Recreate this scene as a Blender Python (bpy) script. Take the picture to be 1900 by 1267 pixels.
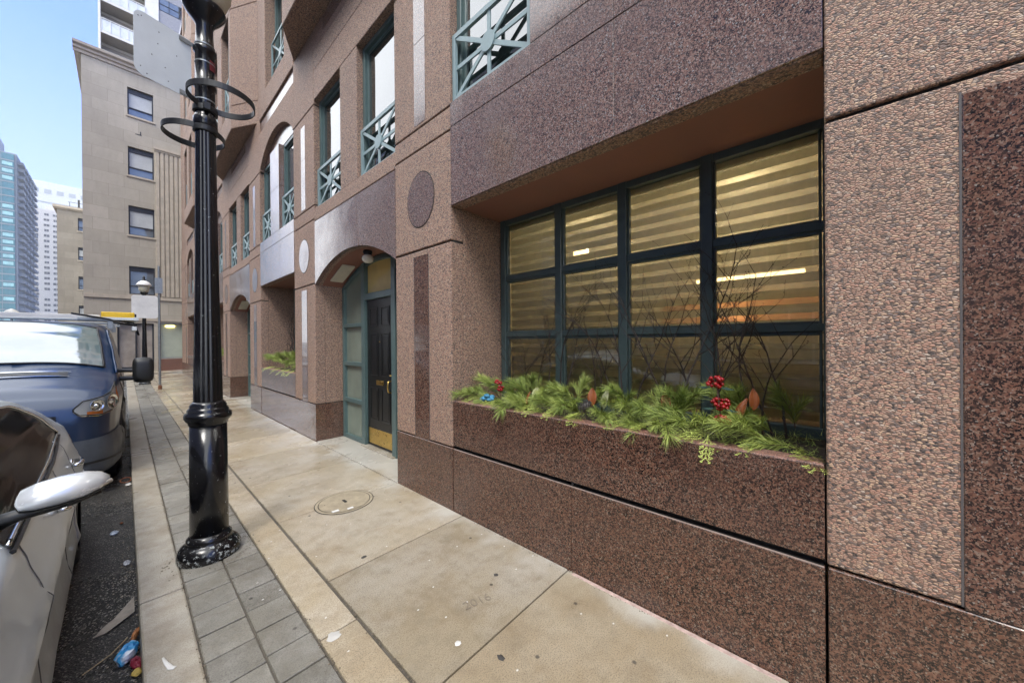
import bpy, math, random
from math import radians as R_, sin, cos, pi
from mathutils import Vector, Matrix
random.seed(7)
for o in list(bpy.data.objects): bpy.data.objects.remove(o)
sc = bpy.context.scene
COL = sc.collection

# ---------------------------------------------------------------- camera
CAM_H = 1.5
yaw, pitch, roll = R_(48.032), R_(-.128), R_(-.472)
Fv = Vector((sin(yaw)*cos(pitch), cos(yaw)*cos(pitch), sin(pitch)))
Rv = Vector((cos(yaw), -sin(yaw), 0)); Uv = Rv.cross(Fv)
R2 = Rv*cos(roll)+Uv*sin(roll); U2 = -Rv*sin(roll)+Uv*cos(roll)
cd = bpy.data.cameras.new('camera'); cam = bpy.data.objects.new('camera', cd); COL.objects.link(cam)
cam.matrix_world = Matrix(((R2.x,U2.x,-Fv.x,0),(R2.y,U2.y,-Fv.y,0),(R2.z,U2.z,-Fv.z,CAM_H),(0,0,0,1)))
cd.sensor_width = 36; cd.lens = 36*646.9/1900; cd.clip_start = .02; cd.clip_end = 3000
sc.camera = cam
# ---------------------------------------------------------------- world, sun, exposure
SUN_EL, SUN_AZ = R_(56), R_(-128)      # azimuth clockwise from +Y: light comes from the left rear, over the street
CLOUD, MIST = 1.4, .34
w = bpy.data.worlds.new('World'); sc.world = w; w.use_nodes = True
nt = w.node_tree; bg = nt.nodes['Background']
sky = nt.nodes.new('ShaderNodeTexSky'); sky.sky_type = 'NISHITA'; sky.sun_disc = False
sky.sun_elevation = SUN_EL; sky.sun_rotation = SUN_AZ
sky.air_density = 1.0; sky.dust_density = 1.2; sky.ozone_density = 1.6; sky.altitude = 80
tint = nt.nodes.new('ShaderNodeMix'); tint.data_type = 'RGBA'; tint.blend_type = 'MULTIPLY'; tint.inputs[0].default_value = 1; tint.inputs[7].default_value = (.60, .73, 1.22, 1)
nt.links.new(sky.outputs[0], tint.inputs[6]); nt.links.new(tint.outputs[2], bg.inputs[0]); bg.inputs[1].default_value = .155
# a broken bank of bright cloud over the west and overhead; clear sky stays to the north
tcw = nt.nodes.new('ShaderNodeTexCoord'); sepw = nt.nodes.new('ShaderNodeSeparateXYZ'); nt.links.new(tcw.outputs['Generated'], sepw.inputs[0])
nzw = nt.nodes.new('ShaderNodeTexNoise'); nzw.inputs['Scale'].default_value = 1.9; nzw.inputs['Detail'].default_value = 7; nzw.inputs['Roughness'].default_value = .58
nt.links.new(tcw.outputs['Generated'], nzw.inputs['Vector'])
def wm(op, a, b):
    q = nt.nodes.new('ShaderNodeMath'); q.operation = op
    for s_, v_ in ((q.inputs[0], a), (q.inputs[1], b)):
        if isinstance(v_, bpy.types.NodeSocket): nt.links.new(v_, s_)
        else: s_.default_value = v_
    return q.outputs[0]
cx = wm('MULTIPLY', sepw.outputs[0], -2.4); cz = wm('MULTIPLY', wm('POWER', wm('MAXIMUM', sepw.outputs[2], 0.0), 3.0), 1.3); cy = wm('MULTIPLY', sepw.outputs[1], -.02)
cs = wm('ADD', wm('ADD', cx, cz), wm('ADD', cy, wm('MULTIPLY', wm('SUBTRACT', nzw.outputs[0], .5), .5)))
mrw = nt.nodes.new('ShaderNodeMapRange'); mrw.interpolation_type = 'SMOOTHSTEP'; mrw.inputs[1].default_value = .50; mrw.inputs[2].default_value = .74; nt.links.new(cs, mrw.inputs[0])
bg2 = nt.nodes.new('ShaderNodeBackground'); bg2.inputs[0].default_value = (.93, .96, 1, 1); bg2.inputs[1].default_value = CLOUD
# low mist whitens the band just over the horizon
mrh = nt.nodes.new('ShaderNodeMapRange'); mrh.inputs[1].default_value = .0; mrh.inputs[2].default_value = .50; mrh.inputs[3].default_value = .92; mrh.inputs[4].default_value = .0; nt.links.new(sepw.outputs[2], mrh.inputs[0])
bg3 = nt.nodes.new('ShaderNodeBackground'); bg3.inputs[0].default_value = (.74, .82, 1.0, 1); bg3.inputs[1].default_value = MIST
mxh = nt.nodes.new('ShaderNodeMixShader'); nt.links.new(mrh.outputs[0], mxh.inputs[0]); nt.links.new(bg.outputs[0], mxh.inputs[1]); nt.links.new(bg3.outputs[0], mxh.inputs[2])
mxw = nt.nodes.new('ShaderNodeMixShader'); nt.links.new(mrw.outputs[0], mxw.inputs[0]); nt.links.new(mxh.outputs[0], mxw.inputs[1]); nt.links.new(bg2.outputs[0], mxw.inputs[2])
nt.links.new(mxw.outputs[0], nt.nodes['World Output'].inputs[0])
sd = bpy.data.lights.new('sun', 'SUN'); sd.energy = .9; sd.angle = R_(16); sd.color = (1, .955, .89)
sun = bpy.data.objects.new('sun', sd); COL.objects.link(sun)
dirv = Vector((sin(SUN_AZ)*cos(SUN_EL), cos(SUN_AZ)*cos(SUN_EL), sin(SUN_EL)))
sun.rotation_euler = dirv.to_track_quat('Z', 'Y').to_euler(); sun.location = (-6, -4, 30)
sc.view_settings.view_transform = 'Standard'; sc.view_settings.look = 'None'
sc.view_settings.exposure = 1.5; sc.view_settings.gamma = 1
sc.render.engine = 'CYCLES'
sc.cycles.max_bounces = 7; sc.cycles.diffuse_bounces = 4; sc.cycles.glossy_bounces = 4
sc.cycles.transparent_max_bounces = 12; sc.cycles.transmission_bounces = 4
sc.cycles.caustics_reflective = False; sc.cycles.caustics_refractive = False

# ---------------------------------------------------------------- mesh helpers
class MB:
    def __init__(s): s.v=[]; s.f=[]; s.m=[]
    def add(s, vs, fs, m=0):
        b=len(s.v); s.v+= [tuple(p) for p in vs]; s.f+=[tuple(i+b for i in f) for f in fs]; s.m+=[m]*len(fs); return s
    def box(s,x0,x1,y0,y1,z0,z1,m=0):
        if x0>x1:x0,x1=x1,x0
        if y0>y1:y0,y1=y1,y0
        if z0>z1:z0,z1=z1,z0
        v=[(x0,y0,z0),(x1,y0,z0),(x1,y1,z0),(x0,y1,z0),(x0,y0,z1),(x1,y0,z1),(x1,y1,z1),(x0,y1,z1)]
        return s.add(v,[(3,2,1,0),(4,5,6,7),(0,1,5,4),(1,2,6,5),(2,3,7,6),(3,0,4,7)],m)
    def prism(s,poly,ax,a,b,m=0):
        # poly in the two remaining axes (order: x->(y,z), y->(x,z), z->(x,y))
        def P(p,c): return {'x':(c,p[0],p[1]),'y':(p[0],c,p[1]),'z':(p[0],p[1],c)}[ax]
        n=len(poly); v=[P(p,a) for p in poly]+[P(p,b) for p in poly]
        fs=[tuple(range(n)),tuple(range(2*n-1,n-1,-1))]+[(i,n+i,n+(i+1)%n,(i+1)%n) for i in range(n)]
        return s.add(v,fs,m)
    def tube(s,pts,rad,n=8,m=0,cap=True):
        pts=[Vector(p) for p in pts]; k=len(pts)
        if not hasattr(rad,'__len__'): rad=[rad]*k
        vs=[]; up=Vector((0,0,1)); prev=None
        for i,p in enumerate(pts):
            d=(pts[min(i+1,k-1)]-pts[max(i-1,0)]).normalized()
            a=prev if prev is not None else (up if abs(d.z)<.9 else Vector((1,0,0)))
            a=(a-d*a.dot(d)); a=a.normalized() if a.length>1e-6 else d.orthogonal().normalized()
            prev=a; b=d.cross(a)
            for j in range(n):
                t=2*pi*j/n; vs.append(p+(a*cos(t)+b*sin(t))*rad[i])
        fs=[(i*n+j,i*n+(j+1)%n,(i+1)*n+(j+1)%n,(i+1)*n+j) for i in range(k-1) for j in range(n)]
        if cap: fs+=[tuple(range(n-1,-1,-1)),tuple((k-1)*n+j for j in range(n))]
        return s.add(vs,fs,m)
    def lathe(s,prof,c=(0,0,0),n=24,m=0,sx=1,sy=1,flute=None):
        vs=[]
        for r,z in prof:
            for j in range(n):
                t=2*pi*j/n; q=r
                if flute and flute[0]<=z<=flute[1]: q=r*(1-flute[3]*(abs(sin(t*flute[2]/2))**.6<.45))
                vs.append((c[0]+cos(t)*q*sx,c[1]+sin(t)*q*sy,c[2]+z))
        k=len(prof)
        fs=[(i*n+j,i*n+(j+1)%n,(i+1)*n+(j+1)%n,(i+1)*n+j) for i in range(k-1) for j in range(n)]
        fs+=[tuple(range(n-1,-1,-1)),tuple((k-1)*n+j for j in range(n))]
        return s.add(vs,fs,m)
    def grid(s,rows,m=0,close=False):
        k=len(rows); n=len(rows[0]); vs=[p for r in rows for p in r]
        fs=[(i*n+j,i*n+j+1,(i+1)*n+j+1,(i+1)*n+j) for i in range(k-1) for j in range(n-1)]
        return s.add(vs,fs,m)
    def ball(s,c,r,n=10,m=0,sc_=(1,1,1)):
        vs=[];k=max(4,n//2)
        for i in range(1,k):
            a=pi*i/k
            for j in range(n):
                t=2*pi*j/n; vs.append((c[0]+r*sin(a)*cos(t)*sc_[0],c[1]+r*sin(a)*sin(t)*sc_[1],c[2]+r*cos(a)*sc_[2]))
        vs+=[(c[0],c[1],c[2]+r*sc_[2]),(c[0],c[1],c[2]-r*sc_[2])]
        fs=[(i*n+j,(i+1)*n+j,(i+1)*n+(j+1)%n,i*n+(j+1)%n) for i in range(k-2) for j in range(n)]
        T=len(vs)-2
        fs+=[(T,j,(j+1)%n) for j in range(n)]+[(T+1,(k-2)*n+(j+1)%n,(k-2)*n+j) for j in range(n)]
        return s.add(vs,fs,m)
    def build(s,name,mats,parent=None,smooth=False,bevel=0,weld=False,fix=False,seg=1,off=None):
        if off is not None:
            s.v=[(a-off[0],b-off[1],c-off[2]) for a,b,c in s.v]
        me=bpy.data.meshes.new(name); me.from_pydata(s.v,[],s.f)
        if not isinstance(mats,(list,tuple)): mats=[mats]
        for q in mats: me.materials.append(q)
        me.polygons.foreach_set('material_index',s.m)
        if smooth: me.polygons.foreach_set('use_smooth',[True]*len(s.f))
        me.update()
        if weld or fix:
            import bmesh
            bm=bmesh.new(); bm.from_mesh(me)
            if weld: bmesh.ops.remove_doubles(bm,verts=bm.verts,dist=.0008)
            bmesh.ops.recalc_face_normals(bm,faces=bm.faces)
            bm.to_mesh(me); bm.free()
        o=bpy.data.objects.new(name,me); COL.objects.link(o)
        if parent: o.parent=parent
        if bevel:
            b=o.modifiers.new('b','BEVEL'); b.width=bevel; b.segments=seg; b.limit_method='ANGLE'; b.angle_limit=R_(40)
            b.harden_normals=False
        return o
def tag(o,label=None,cat=None,group=None,kind=None):
    if label:o['label']=label
    if cat:o['category']=cat
    if group:o['group']=group
    if kind:o['kind']=kind
    return o
def empty(name,loc=(0,0,0),label=None,cat=None,group=None,rz=0):
    o=bpy.data.objects.new(name,None); COL.objects.link(o); o.location=loc; o.rotation_euler=(0,0,rz)
    o.empty_display_size=.1
    return tag(o,label,cat,group)
def kids(o): return [c for c in bpy.data.objects if c.parent==o]
def copy_tree(o,parent=None):
    c=o.copy(); COL.objects.link(c); c.parent=parent
    for k in kids(o): copy_tree(k,c)
    return c

# ---------------------------------------------------------------- materials
MATS={}
class NT:
    def __init__(s,name):
        s.mat=bpy.data.materials.new(name); s.mat.use_nodes=True; s.t=s.mat.node_tree; s.b=s.t.nodes['Principled BSDF']; MATS[name]=s.mat
        s.tc=None
    def n(s,t,**kw):
        q=s.t.nodes.new('ShaderNode'+t)
        for k,v in kw.items():
            if k in q.inputs.keys() if isinstance(k,str) else False: q.inputs[k].default_value=v
            else: setattr(q,k,v)
        return q
    def l(s,a,b): s.t.links.new(a,b)
    def obj(s,scale=(1,1,1)):
        if not s.tc: s.tc=s.n('TexCoord')
        m=s.n('Mapping'); m.inputs['Scale'].default_value=scale; s.l(s.tc.outputs['Object'],m.inputs[0]); return m.outputs[0]
    def noise(s,sc_,det=4,rough=.6,vec=None,dist=0):
        q=s.n('TexNoise'); q.inputs['Scale'].default_value=sc_; q.inputs['Detail'].default_value=det; q.inputs['Roughness'].default_value=rough
        q.inputs['Distortion'].default_value=dist
        s.l(vec if vec else s.obj(),q.inputs['Vector']); return q
    def vor(s,sc_,vec=None,feature='F1'):
        q=s.n('TexVoronoi'); q.feature=feature; q.inputs['Scale'].default_value=sc_; s.l(vec if vec else s.obj(),q.inputs['Vector']); return q
    def ramp(s,fac,stops,const=False):
        q=s.n('ValToRGB'); e=q.color_ramp
        if const: e.interpolation='CONSTANT'
        while len(e.elements)<len(stops): e.elements.new(.5)
        for el,(p,c) in zip(e.elements,stops): el.position=p; el.color=(*c,1) if len(c)==3 else c
        s.l(fac,q.inputs[0]); return q.outputs[0]
    def fr(s,fac,a,b,c=0,d=1):
        q=s.n('MapRange'); q.inputs[1].default_value=a;q.inputs[2].default_value=b;q.inputs[3].default_value=c;q.inputs[4].default_value=d
        s.l(fac,q.inputs[0]); return q.outputs[0]
    def mix(s,fac,a,b,mode='MIX'):
        q=s.n('Mix'); q.data_type='RGBA'; q.blend_type=mode
        for sock,v in ((q.inputs[0],fac),(q.inputs[6],a),(q.inputs[7],b)):
            if hasattr(v,'links') or isinstance(v,bpy.types.NodeSocket): s.l(v,sock)
            else: sock.default_value=v if not isinstance(v,tuple) else (*v[:3],1)
        return q.outputs[2]
    def math(s,op,a,b=0):
        q=s.n('Math'); q.operation=op
        for sock,v in ((q.inputs[0],a),(q.inputs[1],b)):
            if isinstance(v,bpy.types.NodeSocket): s.l(v,sock)
            else: sock.default_value=v
        return q.outputs[0]
    def bump(s,h,dist=.005,st=1,prev=None):
        q=s.n('Bump'); q.inputs['Distance'].default_value=dist; q.inputs['Strength'].default_value=st; s.l(h,q.inputs['Height'])
        if prev: s.l(prev,q.inputs['Normal'])
        s.l(q.outputs[0],s.b.inputs['Normal']); return q.outputs[0]
    def base(s,v):
        if isinstance(v,bpy.types.NodeSocket): s.l(v,s.b.inputs['Base Color'])
        else: s.b.inputs['Base Color'].default_value=(*v,1)
        return s
    def rough(s,v):
        if isinstance(v,bpy.types.NodeSocket): s.l(v,s.b.inputs['Roughness'])
        else: s.b.inputs['Roughness'].default_value=v
        return s
    def set(s,**k):
        for a,v in k.items(): s.b.inputs[a.replace('_',' ')].default_value=v
        return s
def simple(name,col,rough=.5,metal=0,var=.12,scale=6,bump=0,**kw):
    t=NT(name); n=t.noise(scale,5,.65)
    c=t.mix(t.fr(n.outputs[0],.3,.7),tuple(x*(1-var) for x in col),tuple(min(1,x*(1+var)) for x in col))
    t.base(c); t.rough(t.fr(n.outputs[0],.3,.7,max(.02,rough*.8),min(1,rough*1.2))); t.set(Metallic=metal,**kw)
    if bump: t.bump(t.noise(scale*12,3).outputs[0],bump,.6)
    return t.mat
def pebble(name,cell=72,tint=(1,1,1),dist=.006):
    t=NT(name)
    wv=t.noise(60,2,.5); va=t.n('VectorMath'); va.operation='MULTIPLY_ADD'
    t.l(wv.outputs['Color'],va.inputs[0]); va.inputs[1].default_value=(.006,.006,.006); t.l(t.obj((1,.74,1.3)),va.inputs[2])
    v=t.vor(cell,va.outputs[0]); e=t.vor(cell,va.outputs[0],'DISTANCE_TO_EDGE')
    sp=t.n('SeparateColor'); t.l(v.outputs['Color'],sp.inputs[0])
    def C(*c): return tuple(a*b for a,b in zip(c,tint))
    col=t.ramp(sp.outputs[0],[(0,C(.045,.04,.042)),(.10,C(.18,.12,.1)),(.22,C(.36,.22,.16)),(.42,C(.47,.32,.24)),(.62,C(.50,.29,.21)),(.76,C(.60,.42,.29)),(.88,C(.20,.16,.15)),(.96,C(.62,.51,.42))],True)
    n=t.noise(1.3,4); col=t.mix(t.fr(n.outputs[0],.35,.7,0,.28),col,C(.30,.22,.17))
    mort=t.fr(e.outputs[0],.02,.14)
    t.base(t.mix(mort,C(.15,.112,.09),col)); t.rough(.62)
    h=t.math('POWER',t.fr(e.outputs[0],0,.42),.55)
    t.bump(h,dist,1)
    return t.mat
def granite(name,tint=(1,1,1),rough=(.1,.2),cell=165,wet=0,spec=1.55):
    t=NT(name)
    n0=t.noise(40,3,.6); va=t.n('VectorMath'); va.operation='MULTIPLY_ADD'; t.l(n0.outputs['Color'],va.inputs[0]); va.inputs[1].default_value=(.012,.012,.012); t.l(t.obj(),va.inputs[2])
    v=t.vor(cell,va.outputs[0]); sp=t.n('SeparateColor'); t.l(v.outputs['Color'],sp.inputs[0])
    def C(*c): return tuple(a*b for a,b in zip(c,tint))
    col=t.ramp(sp.outputs[1],[(0,C(.012,.01,.012)),(.24,C(.05,.026,.022)),(.36,C(.16,.062,.045)),(.55,C(.235,.095,.066)),(.75,C(.30,.135,.096)),(.93,C(.33,.2,.16))],True)
    v2=t.vor(cell*1.9,va.outputs[0]); s2=t.n('SeparateColor'); t.l(v2.outputs['Color'],s2.inputs[0])
    col2=t.ramp(s2.outputs[0],[(0,C(.012,.011,.013)),(.30,C(.09,.042,.032)),(.52,C(.20,.095,.07)),(.8,C(.30,.16,.12)),(.95,C(.36,.27,.24))],True)
    col=t.mix(t.math('GREATER_THAN',s2.outputs[1],.46),col,col2)
    n=t.noise(300,2,.5); col=t.mix(t.fr(n.outputs[0],.42,.62,0,.25),col,C(.12,.055,.042))
    big=t.noise(2.2,5,.6); col=t.mix(t.fr(big.outputs[0],.4,.68,0,.3),col,C(.16,.09,.075))
    t.base(col); r=t.noise(3.5,5,.7); t.rough(t.fr(r.outputs[0],.3,.7,rough[0],rough[1])); t.set(IOR=spec)
    t.bump(r.outputs[0],.0008,.35)
    return t.mat
M_peb=pebble('exposed_aggregate',112,(1.02,.965,.93),.0026); 
M_pebd=M_peb
M_gran=granite('polished_red_granite',(.84,.98,.96),(.05,.12),112)
M_gran2=granite('sky_tinted_granite',(1.22,1.66,1.82),(.08,.2),128,0,1.75)  # same granite, paler and greyer: sky reflection put into the tint
M_granm=granite('plinth_granite',(.76,.86,.80),(.07,.18),112)
M_rim=granite('pale_granite_top',(1.5,1.6,1.6),(.35,.55),130)  # lighter, rougher granite for the planter's top ledge
M_joint=simple('dark_joint',(.02,.018,.016),.8)
M_sealant=simple('sealant_grey',(.11,.10,.10),.6)
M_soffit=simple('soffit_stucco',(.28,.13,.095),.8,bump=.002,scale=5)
M_teal=simple('teal_frame_paint',(.085,.135,.135),.35,scale=9)
M_teald=simple('dark_teal_frame_paint',(.055,.082,.084),.35,scale=9)
M_guard=simple('pale_teal_guard_paint',(.25,.345,.36),.4,scale=9)
M_black=simple('gloss_black_paint',(.006,.006,.007),.12,scale=14,bump=.0012)
M_doorb=simple('black_door_paint',(.010,.0105,.011),.38,scale=3,var=.05)
M_brass=simple('brass',(.62,.42,.12),.3,1,.15,18)
M_globe=simple('opal_glass',(.72,.69,.60),.15)
M_white=simple('white_metal',(.72,.71,.68),.4)
M_alu=simple('sheet_aluminium',(.62,.66,.67),.55,.0,.08,5)
M_steel=simple('galvanised_steel',(.3,.32,.32),.42,.7,.2,20)
M_dark=simple('dark_void',(.01,.01,.011),.6)
M_rub=simple('black_rubber',(.012,.012,.013),.6,scale=30)
M_plas=simple('black_plastic',(.010,.0105,.011),.45,scale=60,bump=.0006)
# dark reflective glass for closed rooms
def darkglass(name,col,ior=1.6,rough=.015,wob=.0):
    t=NT(name); t.base(t.mix(t.fr(t.noise(1.4,3).outputs[0],.3,.7),col,tuple(c*1.6 for c in col))); t.rough(rough); t.set(IOR=ior)
    t.bump(t.noise(1.1,2).outputs[0],.012 if not wob else wob,.25)
    return t.mat
M_gdark=darkglass('room_glass',(.012,.018,.018),2.5)
M_gside=darkglass('curtained_glass',(.15,.18,.15),1.5)
M_gtran=darkglass('warm_transom_glass',(.50,.37,.13),1.5)
M_car_glass=darkglass('tinted_car_glass',(.010,.009,.008),1.09,.07)
def clearglass(name,tint=(.86,.9,.86),ior=1.5):
    t=NT(name); t.t.nodes.remove(t.b)
    out=[n for n in t.t.nodes if n.type=='OUTPUT_MATERIAL'][0]
    tr=t.n('BsdfTransparent'); tr.inputs[0].default_value=(*tint,1); gl=t.n('BsdfGlossy'); gl.inputs['Roughness'].default_value=.012
    fr=t.n('Fresnel'); fr.inputs[0].default_value=ior; mx=t.n('MixShader'); t.l(fr.outputs[0],mx.inputs[0]); t.l(tr.outputs[0],mx.inputs[1]); t.l(gl.outputs[0],mx.inputs[2])
    t.l(mx.outputs[0],out.inputs[0]); return t.mat
M_clear=clearglass('clear_glass',(.80,.84,.78),1.9)

def concrete(name,col,stain,wetr=(.16,.55),speck=.5,sc_=1.0):
    t=NT(name); big=t.noise(1.1*sc_,6,.65); fine=t.noise(160,3,.6); mid=t.noise(9,5,.7)
    c=t.mix(t.fr(big.outputs[0],.40,.60),col,stain)
    bl=t.noise(2.7*sc_,8,.72); c=t.mix(t.fr(bl.outputs[0],.50,.70,0,.62),c,tuple(x*k_ for x,k_ in zip(col,(.60,.52,.42))))
    c=t.mix(t.fr(mid.outputs[0],.47,.72,0,.42),c,tuple(x*.50 for x in col))
    c=t.mix(t.fr(fine.outputs[0],.45,.7,0,speck),c,tuple(x*.5 for x in col))
    sv=t.vor(240); c=t.mix(t.fr(sv.outputs['Distance'],.0,.16,.5*speck,0),c,(.75,.68,.55))
    info=t.n('NewGeometry'); rr=t.fr(info.outputs['Random Per Island'],0,1,.80,1.12)
    cc=t.n('CombineColor'); [t.l(rr,cc.inputs[i]) for i in range(3)]
    c=t.mix(1.0,c,cc.outputs[0],'MULTIPLY')
    sp=t.vor(2.3); sp.voronoi_dimensions='2D'; d=t.math('MULTIPLY',t.fr(sp.outputs['Distance'],.016,.030,1,0),t.math('GREATER_THAN',sp.outputs['Color'],.5)); c=t.mix(t.math('MULTIPLY',d,.8),c,(.05,.045,.04))
    sp=t.vor(3.4,t.obj((1,1.3,1))); sp.voronoi_dimensions='2D'; d=t.math('MULTIPLY',t.fr(sp.outputs['Distance'],.012,.026,1,0),t.math('GREATER_THAN',sp.outputs['Color'],.45)); c=t.mix(t.math('MULTIPLY',d,.75),c,(.75,.73,.68))
    t.base(c); w_=t.noise(.8,4,.6); t.rough(t.fr(w_.outputs[0],.38,.62,*wetr))
    b=t.bump(fine.outputs[0],.0016,.5); t.bump(mid.outputs[0],.003,.3,b)
    return t.mat
M_slab=concrete('damp_sidewalk_concrete',(.40,.33,.225),(.48,.425,.34),(.08,.38),.8)
def salt_band(mat):   # pale dried salt along the foot of the wall
    t=mat.node_tree; b=t.nodes['Principled BSDF']; src=b.inputs['Base Color'].links[0].from_socket
    tc=t.nodes.new('ShaderNodeTexCoord'); sp=t.nodes.new('ShaderNodeSeparateXYZ'); t.links.new(tc.outputs['Object'],sp.inputs[0])
    nz=t.nodes.new('ShaderNodeTexNoise'); nz.inputs['Scale'].default_value=2.2; nz.inputs['Detail'].default_value=7; t.links.new(tc.outputs['Object'],nz.inputs['Vector'])
    a=t.nodes.new('ShaderNodeMath'); a.operation='MULTIPLY_ADD'; t.links.new(nz.outputs[0],a.inputs[0]); a.inputs[1].default_value=.9; t.links.new(sp.outputs[0],a.inputs[2])
    mr=t.nodes.new('ShaderNodeMapRange'); mr.interpolation_type='SMOOTHSTEP'; mr.inputs[1].default_value=2.18; mr.inputs[2].default_value=2.52; mr.inputs[4].default_value=.65; t.links.new(a.outputs[0],mr.inputs[0])
    mx=t.nodes.new('ShaderNodeMix'); mx.data_type='RGBA'; t.links.new(mr.outputs[0],mx.inputs[0]); t.links.new(src,mx.inputs[6]); mx.inputs[7].default_value=(.52,.50,.45,1); t.links.new(mx.outputs[2],b.inputs['Base Color'])
salt_band(M_slab)
M_slaby=concrete('older_yellow_concrete',(.36,.285,.185),(.42,.36,.265),(.25,.6),1.0); salt_band(M_slaby)
M_kerb=concrete('kerb_concrete',(.33,.285,.215),(.41,.375,.31),(.25,.6),.7,2)
M_paver=concrete('grey_pavers',(.215,.20,.165),(.31,.295,.26),(.16,.5),.8,1.5)
M_grout=simple('gritty_joint',(.10,.085,.065),.8,scale=40)
def asphalt():
    t=NT('wet_asphalt'); v=t.vor(150); sp=t.n('SeparateColor'); t.l(v.outputs['Color'],sp.inputs[0])
    c=t.ramp(sp.outputs[0],[(0,(.018,.018,.018)),(.45,(.04,.038,.035)),(.75,(.09,.085,.075)),(.9,(.34,.31,.27))],True)
    n=t.noise(1.6,5); c=t.mix(t.fr(n.outputs[0],.4,.7,0,.5),c,(.03,.028,.026)); t.base(c)
    t.rough(t.fr(n.outputs[0],.35,.6,.16,.45)); t.bump(v.outputs['Distance'],.008,.9); return t.mat
M_asph=asphalt()

# ================================================================= SETTING: ground
m=MB(); m.box(-700,700,-300,900,-.6,-.13); tag(m.build('road',M_asph),kind='structure')
m=MB(); y=-3.0; rnd=random.Random(3)
KL=[-3.0,-.4,1.18,2.95,4.6,6.9,8.9,11,13,15,17,19,21,23,24.2]
for a,b in zip(KL,KL[1:]): m.box(.045,.236,a+.004,b-.004,-.4,0)
tag(m.build('kerb',M_kerb,bevel=.012,seg=2),kind='structure')
m=MB(); m.box(.236,.642,-3,24.2,-.4,-.012,1)
for c,(a,b) in enumerate(((.242,.438),(.447,.636))):
    y=-3+c*.03
    while y<24.1:
        m.box(a,b,y+.004,min(y+.205,24.2)-.004,-.3,rnd.uniform(-.003,.001),0); y+=.207
tag(m.build('paver_strip',[M_paver,M_grout],bevel=.003),kind='structure')
m=MB(); m.box(.642,2.6,-3,24.2,-.4,-.014,1)
Y=[-3,-.9,.12,1.26,2.33,3.4,4.5,5.6,6.7,7.8,8.9,10,11.1,12.2,13.3,14.4,15.5,16.6,17.7,18.8,19.9,21,22.1,23.2,24.2]
for i,(a,b) in enumerate(zip(Y,Y[1:])):
    m.box(.85,1.935 if a<3.4 else 1.93,a+.005,b-.005,-.3,0,2 if b<1.3 else 0)
EB=[-3,-.6,1.9,4.4,6.8,9.2,11.6,14,16.4,18.8,21.2,24.2]
for a,b in zip(EB,EB[1:]): m.box(.648,.832,a+.004,b-.004,-.3,-.001,2 if b<4 else 0)
m.box(1.94,2.7,3.41,5.74,-.3,.001,0); m.box(1.94,2.7,9.86,12.14,-.3,.001,0); m.box(1.94,2.7,16.26,18.54,-.3,.001,0)
m.box(1.905,1.931,.15,1.22,-.01,.002,3)
tag(m.build('sidewalk',[M_slab,M_grout,M_slaby,simple('pink_marking',(.43,.31,.27),.7,scale=25,var=.35)],bevel=.003),kind='structure')
# far pavement in front of the stone building
m=MB(); m.box(-12,9,26.3,28.1,-.4,-.03,0); tag(m.build('far_pavement',[M_slab],bevel=.01),kind='structure')
# ================================================================= GRANITE BUILDING
GB=empty('granite_building',(2.2,12,0),'pink pebble and polished granite apartment building with teal windows along the pavement','building')
GB.location=(0,0,0)
X0=1.94
PIERS=[(-.95,0),(2.46,3.40),(5.75,6.70),(8.90,9.85),(12.15,13.10),(15.3,16.25),(18.55,19.5),(21.7,24.0)]
WBAYS=[(0,2.46),(6.70,8.90),(13.10,15.3),(19.5,21.7)]
DBAYS=[(3.40,5.75),(9.85,12.15),(16.25,18.55)]
ZT=15.6
# solid core of the building behind everything
m=MB(); m.box(3.9,12,-7,24,-.2,ZT); m.box(2.9,3.95,-7,24,5.2,ZT)
m.box(1.96,3.95,-7,-.95,-.2,ZT); m.box(2.05,3.9,22.7,23.98,-.1,ZT)
m.build('core_wall',M_peb,GB)
for k,(a,b) in enumerate(PIERS):
    if k==7: b=23.99
    xb=2.62
    m=MB(); g=.004
    m.box(X0+.022,xb,a+.006,b-.006,.0,5.2,1)
    for z0,z1 in ((.562,2.385),(2.402,3.365),(3.378,3.575),(3.59,5.09)): m.box(X0,X0+.14,a,b,z0,z1,0)
    m.box(X0+.14,xb,a,b,.562,5.09,0)
    p=m.build('pier',[M_peb,M_joint],GB,bevel=.009,seg=2)
    m=MB(); m.box(X0-.004,xb,a+.004,b-.004,-.05,.552,0); m.build('plinth',M_granm,p,bevel=.003)
    if k==7: b=a+.95
    c=(a+b)/2; m=MB()
    for z0,z1 in ((.556,1.484),(1.489,2.335)): m.box(X0-.003,X0+.02,c-.12,c+.12,z0,z1,0)
    m.build('granite_inlay',[M_gran,M_gran2],p,bevel=.001); m=MB()
    m.box(X0-.003,X0+.02,c-.095,c+.095,3.62,4.42,1); m.box(X0-.003,X0+.02,c-.095,c+.095,4.425,4.95,1)
    m.build('upper_inlay',[M_gran,M_gran2],p,bevel=.001)
    m=MB(); m.box(X0-.0015,X0+.01,c-.128,c-.122,.565,2.345); m.box(X0-.0015,X0+.01,c+.122,c+.128,.565,2.345); m.build('inlay_seal',M_sealant,p)
    if k>0:
        m=MB(); vs=[(c+.222*cos(t*pi/24),2.88+.262*sin(t*pi/24)) for t in range(48)]
        m.prism([(c+.232*cos(t*pi/24),2.88+.272*sin(t*pi/24)) for t in range(48)],'x',X0-.0012,X0+.02,1); m.prism(vs,'x',X0-.004,X0+.02,0)
        m.build('granite_roundel',[M_gran2,M_joint],p,fix=True)

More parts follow.
